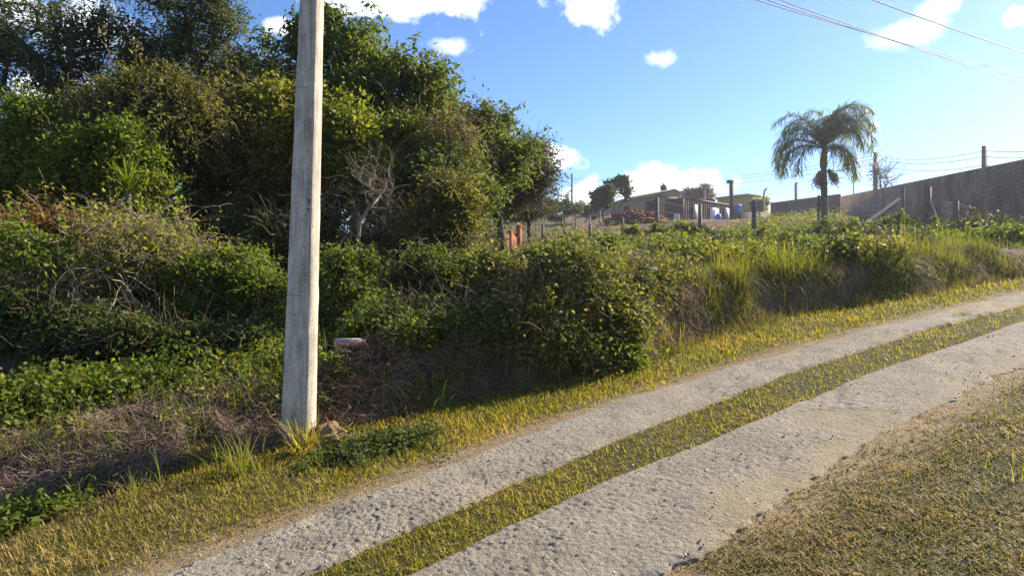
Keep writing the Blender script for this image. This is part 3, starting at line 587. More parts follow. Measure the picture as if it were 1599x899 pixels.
for row, t0, lst in (('nearer', 12.5, [(1055, 'leaf_mid'), (1135, 'leaf_olive'), (1225, 'leaf_bright'), (1330, 'leaf_mottled')]), ('farther', 18, [(985, 'leaf_dark'), (1060, 'leaf_mid'), (1120, 'leaf_dark'), (1220, 'leaf_mid'), (1330, 'leaf_dark'), (1440, 'leaf_mid'), (1530, 'leaf_grey')])):
    for k, (px, lf) in enumerate(lst):
        t = t0 * rng.uniform(.93, 1.1); g_ = ground(px, t); py = CY - F * (g_[2] + .2 - EYE) / t; w_ = rng.uniform(.55, 1.0) * F / t
        hue = {'leaf_mid': 'mid green', 'leaf_olive': 'olive', 'leaf_bright': 'bright green', 'leaf_mottled': 'mottled', 'leaf_dark': 'dark green', 'leaf_grey': 'grey green'}[lf]
        shrub(f'low {hue} shrub in the long grass, {ords[k]} from the left in the {row} row', px, t, [(px, py, w_, .26 * F / t), (px + .8 * w_, py + 4, w_ * .6, .18 * F / t)], 60, 8000, lf, .07 + t * .0015, .04 + t * .001, 2, .2, group='low shrubs in the grass above the bank')
# creepers
vine('dry_creeper', 'mat of grey brown dry creepers over the left shrub', [(190, 400, 110, 65), (260, 420, 60, 60), (120, 420, 80, 60)], 9.0, 900, 'twig_pale', 14, (.03, .09), .004, .07, 'leaf_yellow', 6500)
vine('rusty_creeper', 'rust coloured withered creeper at the left edge above the green leaves', [(60, 370, 70, 30), (20, 380, 40, 30)], 8.9, 300, 'twig', 10, (.03, .08), .004, .1, 'leaf_rust', 7000, .055, .03)
vine('hanging_creeper', 'bare pale creeper stems hanging in the dark at the left edge', [(30, 450, 50, 60), (90, 460, 60, 60), (160, 470, 60, 50)], 8.3, 130, 'twig_pale', 16, (.05, .11), .0075, .3)
vine('leafy_creeper', 'green leafy creeper trailing over the left edge shrubs', [(40, 410, 60, 50), (140, 520, 60, 40)], 8.2, 120, 'twig', 10, (.05, .1), .004, .1, 'leaf_bright', 5000, .06, .04)
vine('dead_vine', 'brown mass of dead vines on the broad leaved tree', [(690, 205, 50, 25), (660, 225, 30, 20), (715, 225, 30, 30)], 13.2, 330, 'twig', 14, (.05, .13), .005, .22, 'leaf_olive', 2500, .08, .04)
vine('dry_creeper', 'olive dry creepers draped over the olive tree', [(235, 165, 100, 50), (170, 200, 60, 50), (300, 190, 60, 50)], 11.6, 380, 'twig', 14, (.05, .13), .0045, .18, 'leaf_olive', 9000, .085, .035)
vine('hanging_creeper', 'thin dry stems hanging around the leafless sapling', [(560, 330, 70, 70), (520, 330, 40, 60), (620, 350, 60, 60)], 11.6, 130, 'twig', 16, (.05, .12), .004, .2)
vine('grass_creeper', 'dry straw coloured creeper hanging from the big sunlit shrub', [(800, 540, 70, 40), (870, 520, 60, 40)], 8.1, 420, 'straw_dark', 12, (.04, .09), .0035, .3)
vine('dry_creeper', 'dry mottled creeper trailing over the big sunlit shrub', [(900, 440, 70, 60), (860, 470, 50, 50)], 8.3, 260, 'straw', 12, (.03, .08), .003, .15, 'leaf_mottled', 6000, .05, .03)

# bare saplings
def bare(name, label, bpx, t, spine, bl, n, r0, bark, twigs=4):
    base = ground(bpx, t); T = np.concatenate([in_blob(c, r, n // len(bl), 1.6) for c, r in blobs(bl, t)])
    o = empty(name, base, label, 'tree'); grow(base, at(*spine, t), T, r0, .015 * t / 11, .12).build('trunk', M[bark], o, smooth=True)
    P = np.repeat(T, twigs, 0); m = MB(); m.tubes(wander(P, rng.normal(size=P.shape) + [0, 0, .5], 6, .012 * t ** .85, .3), np.linspace(.005, .002, 6) * t / 11); m.build('twigs', M[bark if t < 20 else 'twig'], o); return o
bare('bare_sapling', 'pale leafless sapling standing before the dark wood', 560, 11, (562, 345), [(590, 275, 35, 40), (570, 300, 35, 40), (610, 300, 25, 50)], 36, .032, 'bark_pale', 3)
bare('bare_sapling', 'small leafless tree in front of the long wall beside the palm', 1376, 50, (1378, 295), [(1385, 275, 24, 22), (1372, 268, 10, 16)], 24, .06, 'bark_grey')

# strap leaved plant in the left wood
c = at(200, 300, 9.9); o = empty('yucca', (c[0], c[1], float(gz(c[0], c[1]))), 'spiky strap leaved plant poking out of the bushes at the left', 'plant')
m = MB(); P = np.repeat(c[None], 46, 0) + rng.normal(0, .02, (46, 3)); m.blades(P, rng.uniform(.35, .6, 46), .045, rng.uniform(.1, 1.7, 46), 4, .7); m.build('leaves', M['leaf_bright'], o)
m = MB(); g0 = ORG[o.name]; m.tubes(np.linspace(g0, c, 5)[None], .04, 6); m.build('trunk', M['bark_grey'], o)

# grass tufts near the pole
def tuft(label, px, t, n, h, mat='grass_bright', spread=.05, w=.010, lean=.5, dz=0):
    p = ground(px, t); m = MB(); P = np.repeat(p[None], n, 0) + rng.normal(0, spread, (n, 3)) * [1, 1, 0]; P[:, 2] = gz(P[:, 0], P[:, 1]) - .01 + dz
    m.blades(P, rng.uniform(.45, 1.15, n) * h, w, np.abs(rng.normal(lean, .35, n)), 4, 1.2)
    return tag(m.build('grass_tuft', M[mat], org=p), label, 'grass tuft', 'grass tufts beside the road')
tuft('tall bright green grass tuft left of the pole', 372, 5.35, 110, .36, spread=.09, lean=.65)
tuft('yellow green grass tuft against the pole foot', 478, 5.78, 90, .36, 'grass_lawn', .08, .013, .8)
tuft('thin grass tuft left of the pole in the lower left grass', 205, 5.0, 26, .24)
tuft('small green tuft in the verge below the pole', 487, 5.35, 30, .12, 'grass_bright', .04)
tuft('broad bladed green tuft right of the pole against the dry grass', 665, 6.95, 120, .38, 'grass_green', .12, .016, .8)
tuft('upright green tuft above the broad bladed tuft', 635, 7.4, 45, .4, 'grass_green', .08, .013, .5)
tuft('pale dry grass tuft below the dark shrub', 790, 7.5, 90, .5, 'straw_dark', .12, .008, .6)
tuft('lime green tuft in the dark grass left of the pole', 265, 6.7, 40, .3, 'grass_bright', .1, .012, .6)
tuft('lime green tuft beside the dry heap left of the pole', 400, 6.9, 60, .36, 'grass_bright', .14, .010, .5)
tuft('low spreading green tuft on the far verge near the bank', 1355, 9.95, 90, .12, 'grass_bright', .07, .012, 1.2)
tuft('low spreading green tuft on the middle strip far along the tracks', 1505, 9.1, 110, .13, 'grass_bright', .07, .012, 1.1)
# leafy weeds
def weed(label, px, t, n, hgt, sp, mat='leaf_bright', L=.07, W=.05, per=9):
    p = ground(px, t); o = empty('weed_plant', p, label, 'weed', 'leafy weeds beside the road')
    B = np.repeat(p[None], n, 0) + rng.normal(0, .02, (n, 3)) * [1, 1, 0]; E = B + rng.normal(0, sp, (n, 3)) * [1.3, 1.3, 0]; E[:, 2] = gz(E[:, 0], E[:, 1]) + hgt * rng.uniform(.4, 1.1, n); B[:, 2] = gz(B[:, 0], B[:, 1])
    f = np.linspace(0, 1, 6)[None, :, None]; C = B[:, None] + (E - B)[:, None] * f + np.array([0, 0, 1.]) * hgt * .5 * f * (1 - f) + rng.normal(0, .01, (n, 6, 3)) * f; C[..., 2] = np.maximum(C[..., 2], gz(C[..., 0], C[..., 1]) + .01)
    m = MB(); m.tubes(C, np.linspace(.004, .002, 6)); m.build('stems', M['grass_green'], o)
    m = MB(); P = np.repeat(C[:, 2:].reshape(-1, 3), per // 2, 0); m.leaves(P + rng.normal(0, .025, P.shape), L, W, .25, 1.2); m.build('leaves', M[mat], o); return o
weed('sunlit leafy weed at the left edge over the dry heap', 30, 6.3, 60, .3, .28)
weed('leafy weed left of the dry heap in the lower left', 100, 6.6, 70, .3, .28)
weed('leafy weed with pale leaves above the dry heap', 190, 7.0, 60, .32, .25)
weed('dark leafy weed in the corner at the lower left', 40, 4.75, 34, .14, .16, 'leaf_mid', .05, .035)
weed('dense dark clover patch on the verge right of the pole', 630, 5.75, 110, .07, .16, 'leaf_dark', .035, .026, 12)
weed('dark clover patch on the verge below the pole', 540, 5.55, 80, .06, .15, 'leaf_dark', .035, .026, 12)
weed('small weed with upright stem right of the pole', 520, 6.9, 8, .3, .06)
weed('leafy weed sprawling from the big shrub onto the verge', 985, 7.9, 34, .14, .2, 'leaf_bright', .06, .045)
# low ground cover in the near left wood
n = 26000; x, y, u, v = over(n, -2.5, 5.5, 1.0, 3.2); k = vn(x * 1.6, y * 1.6, 15) > .45; x, y = x[k], y[k]
m = MB(); m.leaves(np.stack([x, y, gz(x, y) + rng.uniform(.02, .6, len(x)) * vn(x * 1.9, y * 1.9, 16)], 1), .06, .036, .2, .5)
tag(m.build('ground_cover', M['leaf_mid']), 'green leafy ground cover between the dry heap and the shrubs', 'ground cover', kind='stuff')

# queen palm
def palm():
    base = ground(1288, 40); o = empty('palm_tree', base, 'queen palm with drooping feathery fronds in front of the wall', 'palm'); top = at(1286, 253, 40)
    pts = base + (top - base) * np.linspace(0, 1, 90)[:, None]; m = MB(); rad = .21 - .06 * np.linspace(0, 1, 90) + .014 * (np.arange(90) % 4 == 0) + .012 * rng.uniform(-1, 1, 90); m.tubes(pts[None], rad[None], 10); m.build('trunk', M['bark_grey'], o, smooth=True)
    m = MB(); m.tubes((top + np.array([[0, 0, -.3], [0, 0, .1], [.05, 0, .55], [.1, 0, .95]]))[None], np.array([[.2, .22, .17, .06]]), 8); m.build('crownshaft', M['leaf_olive'], o, smooth=True)
    fr = [(-95, .75, 3.1), (-80, 1.0, 2.9), (-65, 1.25, 2.6), (-105, .45, 2.7), (-30, 1.3, 2.5), (20, 1.4, 2.7), (55, 1.3, 3.6), (75, 1.2, 4.0), (90, 1.1, 4.2), (100, .95, 4.2), (84, .75, 3.9), (108, .6, 3.3), (62, .95, 3.8), (120, 1.15, 3.7), (150, 1.1, 2.8), (-150, 1.1, 2.6), (97, 1.3, 3.4), (70, 1.4, 3.0), (180, .7, 2.2), (95, .3, 2.2), (88, 1.0, 4.0), (78, .85, 3.9), (104, .8, 3.6), (92, 1.2, 3.9), (66, 1.1, 3.5), (-88, .9, 2.9), (-72, .6, 2.8), (112, 1.0, 3.2), (-100, 1.2, 2.6), (-95, .15, 2.7), (-78, .0, 2.4), (92, .1, 2.8), (74, .2, 3.0), (106, -.05, 2.5), (-112, -.1, 2.2), (58, .0, 2.4), (-60, .3, 2.5), (40, 1.5, 3.0), (-40, 1.5, 2.6), (85, 1.5, 3.3)]
    for az, el, ln in fr:
        az = R(az + rng.normal(0, 9)); K = 26; ln *= rng.uniform(.85, 1.15) * (1.15 if az < 0 else 1); el += rng.normal(.12, .15); dr = rng.uniform(.85, 1.45); p = top + np.array([0, 0, .75]); ph = el + .15; C = [p]
        for j in range(K - 1):
            d = np.array([math.sin(az) * math.cos(ph), math.cos(az) * math.cos(ph), math.sin(ph)]); p = p + d * ln / K * 1.08; C.append(p); ph -= (.028 + .165 * j / K) * dr * (1.0 if ph > -1.25 else .1)
        C = np.array(C); m = MB(); m.tubes(C[None], np.linspace(.035, .008, K), 4)
        idx = np.repeat(np.arange(2, K), 5); fr_ = rng.uniform(0, 1, len(idx)); j2 = np.minimum(idx + 1, K - 1); P = C[idx] + (C[j2] - C[idx]) * fr_[:, None]
        Tn = unit(C[j2] - C[idx] + 1e-6); side = unit(np.cross(Tn, [0, 0, 1.])) * rng.choice([-1, 1], len(idx))[:, None]
        D = unit(side + Tn * .7 + [0, 0, .1] + rng.normal(0, .3, P.shape)); L = (1.05 * np.sin(np.clip((idx / K) * 2.6 + .35, 0, 3.0)) + .12)[:, None]; n = len(P)
        a = P; b = P + D * L * .5 - [0, 0, .06]; c = P + D * L * .85 - np.array([0, 0, 1.]) * L * .42; w = np.cross(D, [0, 0, 1.]); w = unit(w) * .016
        V = np.stack([a - w, a + w, b - w, b + w, c - w * .3, c + w * .3], 1); i = np.arange(n)[:, None] * 6
        m.add(V, np.concatenate([np.concatenate([i, i + 1, i + 3, i + 2], 1), np.concatenate([i + 2, i + 3, i + 5, i + 4], 1)])); m.build('frond', M['palm_leaf'], o)
    for px, py in ((1276, 285), (1303, 280)):
        c = at(px, py, 39.8); m = MB(); P = top + rng.normal(0, .06, (70, 3)); P = np.repeat(((c + top) / 2)[None], 70, 0) + rng.normal(0, .05, (70, 3)); D = (c - top) * .42 + rng.normal(0, .10, (70, 3)) * [1, 1, 1.2]
        m.tubes(np.stack([P, P + D * .5, P + D * 1.0 + rng.normal(0, .08, (70, 3)), P + D * 1.35 + rng.normal(0, .1, (70, 3))], 1), .02); m.build('dead_frond', M['straw_dark'], o)
palm()

# ------------------------------------------------------------------ concrete utility pole
def utility_pole():
    b = ground(466, 6.07); b[2] -= .02; o = empty('utility_pole', b, 'grey concrete utility pole standing on the verge', 'utility pole')
    H = 8.4; lean = np.array([.0295, .004]); m = MB(); zs = np.concatenate([np.linspace(-.4, .2, 4), np.arange(.28, H + .01, .14)]); rings = []
    # double-T style section: two flanges and a recessed web on each side, corners rounded off
    half = [(-1, -.88), (-.94, -1), (.50, -1), (.54, -.90), (.585, -.84), (.84, -.84), (.875, -.92), (.92, -.96), (1, -.80)]
    sec = np.array(half + [(1, .80), (.92, .96), (.875, .92), (.84, .84), (.585, .84), (.54, .9), (.50, 1), (-.94, 1), (-1, .88)])
    rz = R(-19); ca, sa = math.cos(rz), math.sin(rz)
    for z in zs:
        w = .130 - .0118 * z; d = .082 - .0050 * z; x = sec[:, 0] * w + .0015 * rng.normal(size=len(sec)); y = sec[:, 1] * d + .0015 * rng.normal(size=len(sec))
        rings.append(np.stack([b[0] + x * ca - y * sa + lean[0] * z, b[1] + x * sa + y * ca + lean[1] * z, np.full(len(sec), b[2] + z)], 1))
    n = len(sec); V = np.concatenate(rings); i = np.arange(len(zs) - 1)[:, None] * n; a = np.arange(n)[None]; a2 = (a + 1) % n
    m.add(V, np.stack([i + a, i + a2, i + n + a2, i + n + a], -1).reshape(-1, 4)); m.add(np.vstack([rings[-1], rings[-1].mean(0)]), [(n, k, (k + 1) % n) for k in range(n)])
    m.build('shaft', M['pole'], o)
    def face(px, z, off=-.84):    # point on the recessed strip
        w = .130 - .0118 * z; d = .082 - .0050 * z; x, y = px * w, off * d - .004
        return np.array([b[0] + x * ca - y * sa + lean[0] * z, b[1] + x * sa + y * ca + lean[1] * z, b[2] + z])
    for z, xx, wd in ((2.13, -.30, .12), (1.28, -.25, .14), (3.05, -.2, .09)):
        q_ = face(xx, z, -1.0); m = MB(); C = q_ + np.stack([np.linspace(-wd / 2, wd / 2, 9) * ca, np.linspace(-wd / 2, wd / 2, 9) * sa, rng.normal(0, .003, 9)], 1) + [0, .0035, 0]; m.tubes(C[None], .0016, 3); m.build('crack', M['ink'], o)
    c = face(.71, 2.24); m = MB(); m.box(c, (.03, .004, .028), rz); m.build('paint_mark', M['paint_blue'], o)
    for ch, z, rot in (('9', 2.07, .25), ('3', 2.0, -1.2)):
        fc = bpy.data.curves.new('number_mark', 'FONT'); fc.body = ch; fc.size = .075; fc.extrude = .0012; fc.align_x = 'CENTER'; fc.align_y = 'CENTER'; fc.materials.append(M['ink'])
        t0 = bpy.data.objects.new('mark_curve', fc); COL.objects.link(t0); bpy.context.view_layer.update()
        me = bpy.data.meshes.new_from_object(t0.evaluated_get(bpy.context.evaluated_depsgraph_get())); bpy.data.objects.remove(t0); me.materials.clear(); me.materials.append(M['ink'])
        t = bpy.data.objects.new('number_mark', me); COL.objects.link(t); t.parent = o; p = face(.71, z) - b; t.location = p; t.rotation_euler = (R(90), rot * 0, rz); t.rotation_euler = (R(90), rot, rz)
    top = b + [lean[0] * 5.2, lean[1] * 5.2, 5.2]
    m = MB(); m.box(top + [.12, -.12, 0], (.08, .3, .7), R(45)); m.build('bracket', M['lamp_metal'], o)
    for k in range(4):
        m = MB(); c = top + [.22, -.22, -.27 + k * .18]; m.tubes(np.array([c + [0, 0, -.04], c + [0, 0, .04]])[None], .035, 8); m.build('insulator', M['board_grey'], o)
    return top
PT = utility_pole()
def span(p0, p1, p2, n=60, sag=.12):
    """from the pole bracket p0 through p1 and on past p2, nearly straight"""
    e = p2 + (p2 - p1) * .35; f = np.linspace(0, 1, n)[:, None]; mid_ = np.concatenate([p0 + (p1 - p0) * np.linspace(0, 1, n // 3, endpoint=False)[:, None], p1 + (e - p1) * np.linspace(0, 1, n - n // 3)[:, None]])
    return mid_ - np.array([0, 0, 1.]) * sag * 4 * f * (1 - f)
o = empty('power_line', PT, 'bundle of thin overhead wires crossing the upper right sky', 'power line')
for k, (a, e) in enumerate([(1203, 117), (1218, 124), (1236, 129)]):
    m = MB(); m.tubes(span(PT + [.22, -.22, -.23 + .18 * k], at(a, -2, 12.5), at(1599, e, 29))[None], .010, 4); m.build('wire', M['wire'], o)
o = empty('power_line', PT + [0, 0, .3], 'thick twisted overhead cable above the thinner wires at upper right', 'power line')
C = span(PT + [.2, -.2, .5], at(1376, -2, 16.7), at(1599, 80, 27), 300)
for ph in (0, 2.1, 4.2):
    q_ = np.arange(300) * .9 + ph; m = MB(); m.tubes((C + .010 * np.stack([np.cos(q_), np.cos(q_) * 0, np.sin(q_)], 1))[None], .010, 4); m.build('wire', M['wire'], o)

# ------------------------------------------------------------------ debris
p = ground(546, 7.3); o = empty('board', p, 'faded pink and white board lying beside the pole', 'board')
m = MB(); m.box(p + [0, 0, .13], (.31, .13, .06), .1, 1, (.0, -.0)); m.build('board_face', M['board_pink'], o); m = MB(); m.box(p + [-.02, .02, .167], (.26, .07, .012), .14); m.build('white_strip', M['board_white'], o)
p = ground(637, 8.0); m = MB(); m.box(p + [0, 0, .22], (.22, .07, .025), .5, .95); tag(m.build('plank', M['board_grey'], org=p), 'short weathered plank lying on the dry grass', 'plank')
p = ground(1012, 8.55); m = MB(); m.box(p + [0, 0, .52], (.30, .05, .04), .6, .9); tag(m.build('plank', M['wood_post'], org=p), 'dark plank end sticking out of the bank beside the shrub', 'plank')
def lump(name, label, px, t, r, mat, cat, dz=0, n=10):
    p = ground(px, t); m = MB(); a = np.linspace(0, 2 * math.pi, 2 * n, endpoint=False); V = []
    for j in range(n):
        f = j / (n - 1); zz = math.sin(f * math.pi / 2); rad = math.cos(f * math.pi / 2) + .02
        k = 1 + .9 * fbm(np.cos(a) * 2.5 + px, np.sin(a) * 2.5 + zz * 3, 4, 7)
        V.append(np.stack([p[0] + r[0] * rad * np.cos(a) * k, p[1] + r[1] * rad * np.sin(a) * k, p[2] - .03 + dz + r[2] * zz * (.8 + .4 * k - .2)], 1))
    V = np.concatenate(V); q = [(j * 2 * n + e, j * 2 * n + (e + 1) % (2 * n), (j + 1) * 2 * n + (e + 1) % (2 * n), (j + 1) * 2 * n + e) for j in range(n - 1) for e in range(2 * n)]
    m.add(V, q); return tag(m.build(name, M[mat], org=p, smooth=True), label, cat)
lump('earth_clod', 'crumbling clay clod at the right foot of the pole', 512, 6.05, (.19, .16, .16), 'clay', 'earth clod', n=24)
lump('stone', 'pale stone at the end of the shrub on the verge', 1062, 8.35, (.07, .05, .035), 'stone', 'stone')
lump('stone', 'small pale stone in the grass at the lower left', 145, 4.55, (.04, .03, .025), 'stone', 'stone')
lump('stone', 'brown stone in the verge below the big shrub', 893, 7.45, (.06, .04, .03), 'clay', 'stone')
em = lump('earth_mound', 'mound of red brick rubble and earth left of the container', 992, 66, (3.0, 2.6, 1.05), 'rubble', 'rubble mound', n=40)
m = MB(); p = ground(992, 66)
for _ in range(240):
    a = rng.uniform(0, 2 * math.pi); q_ = rng.uniform(0, 1) ** .6; m.box(p + [2.9 * q_ * math.cos(a), 2.5 * q_ * math.sin(a), 1.05 * math.sqrt(max(0, 1 - q_ ** 2)) * rng.uniform(.8, 1.15) + .05], (rng.uniform(.2, .5), rng.uniform(.12, .25), rng.uniform(.06, .16)), rng.uniform(0, 3), .9, tuple(rng.normal(0, .05, 2)))
o = m.build('rubble', M['brick'], em); o['kind'] = 'stuff'

# ------------------------------------------------------------------ fences
def post(px, ytop, t, w=.13, mat='wood_post', root=None, lean=0.0, ybot=None):
    g0 = ground(px, t); zt = at(px, ytop, t)[2]; h = zt - g0[2] + .3; m = MB(); m.box(g0 + [0, 0, h / 2 - .3], (w, w, h), rng.uniform(0, 1), .9, (lean * h, 0)); m.build('post', M[mat], root); return np.array([g0[0] + lean * h, g0[1], zt])
def wires(root, tops, drops, r=.006, mat='wire_steel', sag=.08):
    for d in drops:
        for a, b in zip(tops[:-1], tops[1:]):
            s = np.linspace(0, 1, 9)[:, None]; C = a + (b - a) * s - [0, 0, d] - np.array([0, 0, 1]) * sag * 4 * s * (1 - s); m = MB(); m.tubes(C[None], r, 3); m.build('wire', M[mat], root)
o = empty('wire_fence', ground(1100, 43), 'long wire fence of weathered posts across the slope below the container', 'fence')
tp = [post(px, y, t, w, 'wood_post', o, l) for px, y, t, w, l in [(813, 358, 46, .13, .0), (847, 351, 46, .14, .02), (882, 344, 47, .14, 0), (922, 350, 45, .16, -.01), (972, 340, 47, .17, 0), (1026, 308, 40, .18, .0), (1093, 320, 43, .19, 0), (1178, 313, 38, .2, -.01), (1278, 305, 40, .12, .01), (1410, 292, 36, .15, 0)]]
wires(o, tp, (.15, .7, 1.25), .008)
o = empty('wire_fence', ground(1500, 27), 'sagging wire mesh fence of rough posts before the long wall', 'fence')
tp = [post(px, y, t, w, 'wood_post', o, l) for px, y, t, w, l in [(1448, 292, 27, .22, .01), (1494, 313, 27.5, .13, 0), (1561, 316, 25, .14, .01), (1650, 330, 22, .14, 0)]]
wires(o, tp, (.1, .5, .95), .009, sag=.16)
for a, b in (((1452, 318, 26.8), (1478, 384, 26)),):
    m = MB(); m.tubes(np.array([at(*a), at(*b)])[None], .07, 6); m.build('brace', M['wood_post'], o)
a, b = tp[0], tp[1]; m = MB(); s = np.linspace(0, 1, 16)
for j in range(13):                                         # remains of the mesh between the first two posts
    dz = .1 + j * .1; C = a + (b - a) * s[:, None] - np.array([0, 0, 1.]) * (dz + .3 * np.sin(s * math.pi) * (1 - j / 26))[:, None]; m.tubes(C[None], .006, 3)
for f in s: p = a + (b - a) * f - [0, 0, .1 + .3 * math.sin(f * math.pi)]; m.tubes(np.stack([p, p - [0.02, 0, .6], p - [0, 0, 1.15]])[None], .006, 3)
m.build('mesh_panel', M['wire_steel'], o)
m = MB(); m.tubes(np.array([at(1404, 312, 33), at(1345, 355, 31)])[None], .1, 6); tag(m.build('leaning_log', M['wood_post'], org=ground(1345, 31)), 'long log leaning up to the tall post beside the palm', 'log')
# concrete posts with bent tops
def bent(px, y0, y1, t, side, root, w=.13):
    a = at(px, y1, t); a[2] = min(a[2], float(gz(a[0], a[1]))) ; b = at(px, y0, t); h = b[2] - a[2]
    C = np.stack([a, a + [0, 0, h * .5], a + [0, 0, h * .8], b + [side * .06, 0, -h * .09], b + [side * .35, 0, 0]]); m = MB(); m.tubes(C[None], w * .6, 4); m.build('post', M['conc_post'], root); return b
o = empty('concrete_fence', ground(1180, 95), 'fence of concrete posts with bent tops behind the container', 'fence')
tp = [bent(px, y0, y1, t, 1, o, .22) for px, y0, y1, t in [(1061, 299, 340, 90), (1100, 290, 340, 92), (1193, 294, 345, 95), (1242, 285, 340, 97)]]
wires(o, tp, (.3, .9), .012)
o = empty('concrete_fence', ground(900, 60), 'fence of pale concrete posts with bent tops behind the brick ruin', 'fence')
tp = [bent(px, y0, y1, t, 1, o, .13) for px, y0, y1, t in [(899, 338, 355, 62), (921, 333, 354, 64), (937, 325, 352, 66), (951, 328, 350, 68)]]
wires(o, tp, (.3, .9), .008)

# ------------------------------------------------------------------ buildings on the hill
def frame(a, b):
    d = (b - a)[:2]; L = np.hypot(*d); return L, math.atan2(d[1], d[0])
class Loc:                                      # local x along the long side, y inwards, z up; placed by a root empty
    def __init__(s, name, a, b, label, cat):
        s.L, s.rz = frame(a, b); s.o = bpy.data.objects.new(name, None); COL.objects.link(s.o); s.o.location = a; s.o.rotation_euler.z = s.rz; ORG[s.o.name] = np.zeros(3); tag(s.o, label, cat)
    def box(s, name, x0, x1, y0, y1, z0, z1, mat, parent=None):
        m = MB(); m.box(((x0 + x1) / 2, (y0 + y1) / 2, (z0 + z1) / 2), (x1 - x0, y1 - y0, z1 - z0)); return m.build(name, M[mat], parent or s.o)
A0 = at(1067, 345, 82); B0 = at(1141, 347.5, 89); A0[2] = min(A0[2], B0[2])
C = Loc('container', A0, B0, 'rusty dark red shipping container with a door and windows', 'container'); L, H, D = C.L, 2.75, 2.6
C.box('shell', .0, L, .12, D, .0, H - .02, 'rust_dark')
m = MB(); n = 22; xs = []
for k in range(n): x0 = k * L / n; w = L / n; xs += [(x0, .0), (x0 + w * .38, .0), (x0 + w * .5, .09), (x0 + w * .88, .09)]
xs.append((L, .0)); xs = np.array(xs); k = len(xs); V = np.concatenate([np.c_[xs, np.full(k, .12)], np.c_[xs, np.full(k, H - .14)]]); i = np.arange(k - 1)[:, None]
m.add(V, np.concatenate([i, i + 1, i + 1 + k, i + k], 1)); m.build('corrugated_side', M['rust'], C.o)
C.box('top_rail', -.05, L + .05, -.05, .1, H - .14, H, 'rust'); C.box('bottom_rail', -.05, L + .05, -.05, .1, 0, .12, 'rust_dark')
for x in (-.06, L - .08): C.box('corner_post', x, x + .14, -.06, .1, .12, H - .14, 'rust')
sx = lambda px: (px - 1067) / (1141 - 1067) * L
d = C.box('doorway', sx(1079), sx(1088.5), -.07, -.02, .12, 2.15, 'dark_void'); C.box('door', sx(1080.5), sx(1088), -.12, -.075, .14, 2.05, 'panel_grey', d)
w = C.box('window', sx(1107), sx(1120.5), -.08, -.02, .15, 2.0, 'panel_white'); C.box('mullion', sx(1113.6), sx(1114.2), -.12, -.085, .2, 1.95, 'panel_grey', w)
w = C.box('window', sx(1130.5), sx(1137.5), -.08, -.02, .95, 2.2, 'panel_white'); C.box('pane', sx(1131.6), sx(1136.4), -.11, -.085, 1.05, 2.1, 'glass', w)
p = ground(1121.5, 81); m = MB(); m.tubes(np.stack([p + [0, 0, z] for z in (0, .3, .6, .85)])[None], np.array([[.42, .4, .32, .2]]), 12); tag(m.build('blue_drum', M['blue_plastic'], org=p), 'bright blue plastic drum standing before the container window', 'drum')
for k, px in enumerate((1054, 1057, 1059.5)):
    p = ground(px, 80); m = MB(); m.tubes(np.stack([p + [0, 0, z] for z in (0, .35, .6, .8)])[None], np.array([[.13, .13, .12, .05]]), 8); tag(m.build('gas_cylinder', M['board_white'], org=p), ['pale cylinder nearest the mound beside the container', 'middle pale cylinder beside the container end', 'pale cylinder nearest the container corner'][k], 'cylinder', 'cylinders beside the container')
def tank(label, px, y0, y1, t, w, mat):
    a = at(px, y1, t); h = at(px, y0, t)[2] - a[2]; m = MB(); zs = np.array([0, .7, .8, .97, 1.0]) * h; m.tubes((a + np.c_[zs * 0, zs * 0, zs])[None], np.array([[.86, 1, 1.04, .7, .2]]) * w * t / F / 2, 18); return tag(m.build('water_tank', M[mat], org=a, smooth=False), label, 'water tank')
tank('dark blue round water tank standing behind the container roof', 1106, 309, 322, 93, 22, 'tank_blue')
tank('lighter blue water tank beside the tall steel column', 1150, 319, 331, 96, 16, 'blue_plastic')
p = at(1142, 347, 78); p[2] = float(gz(p[0], p[1])); o = empty('steel_column', p, 'tall thick dark column with a bent cap at the container end', 'column')
tz = at(1142, 282, 78)[2]; m = MB(); m.box((p[0], p[1], (p[2] + tz) / 2), (.36, .36, tz - p[2])); m.build('shaft', M['rust'], o); m = MB(); m.box((p[0] - .15, p[1], tz - .12), (.75, .42, .3), 0, .8); m.build('cap', M['rust_dark'], o)
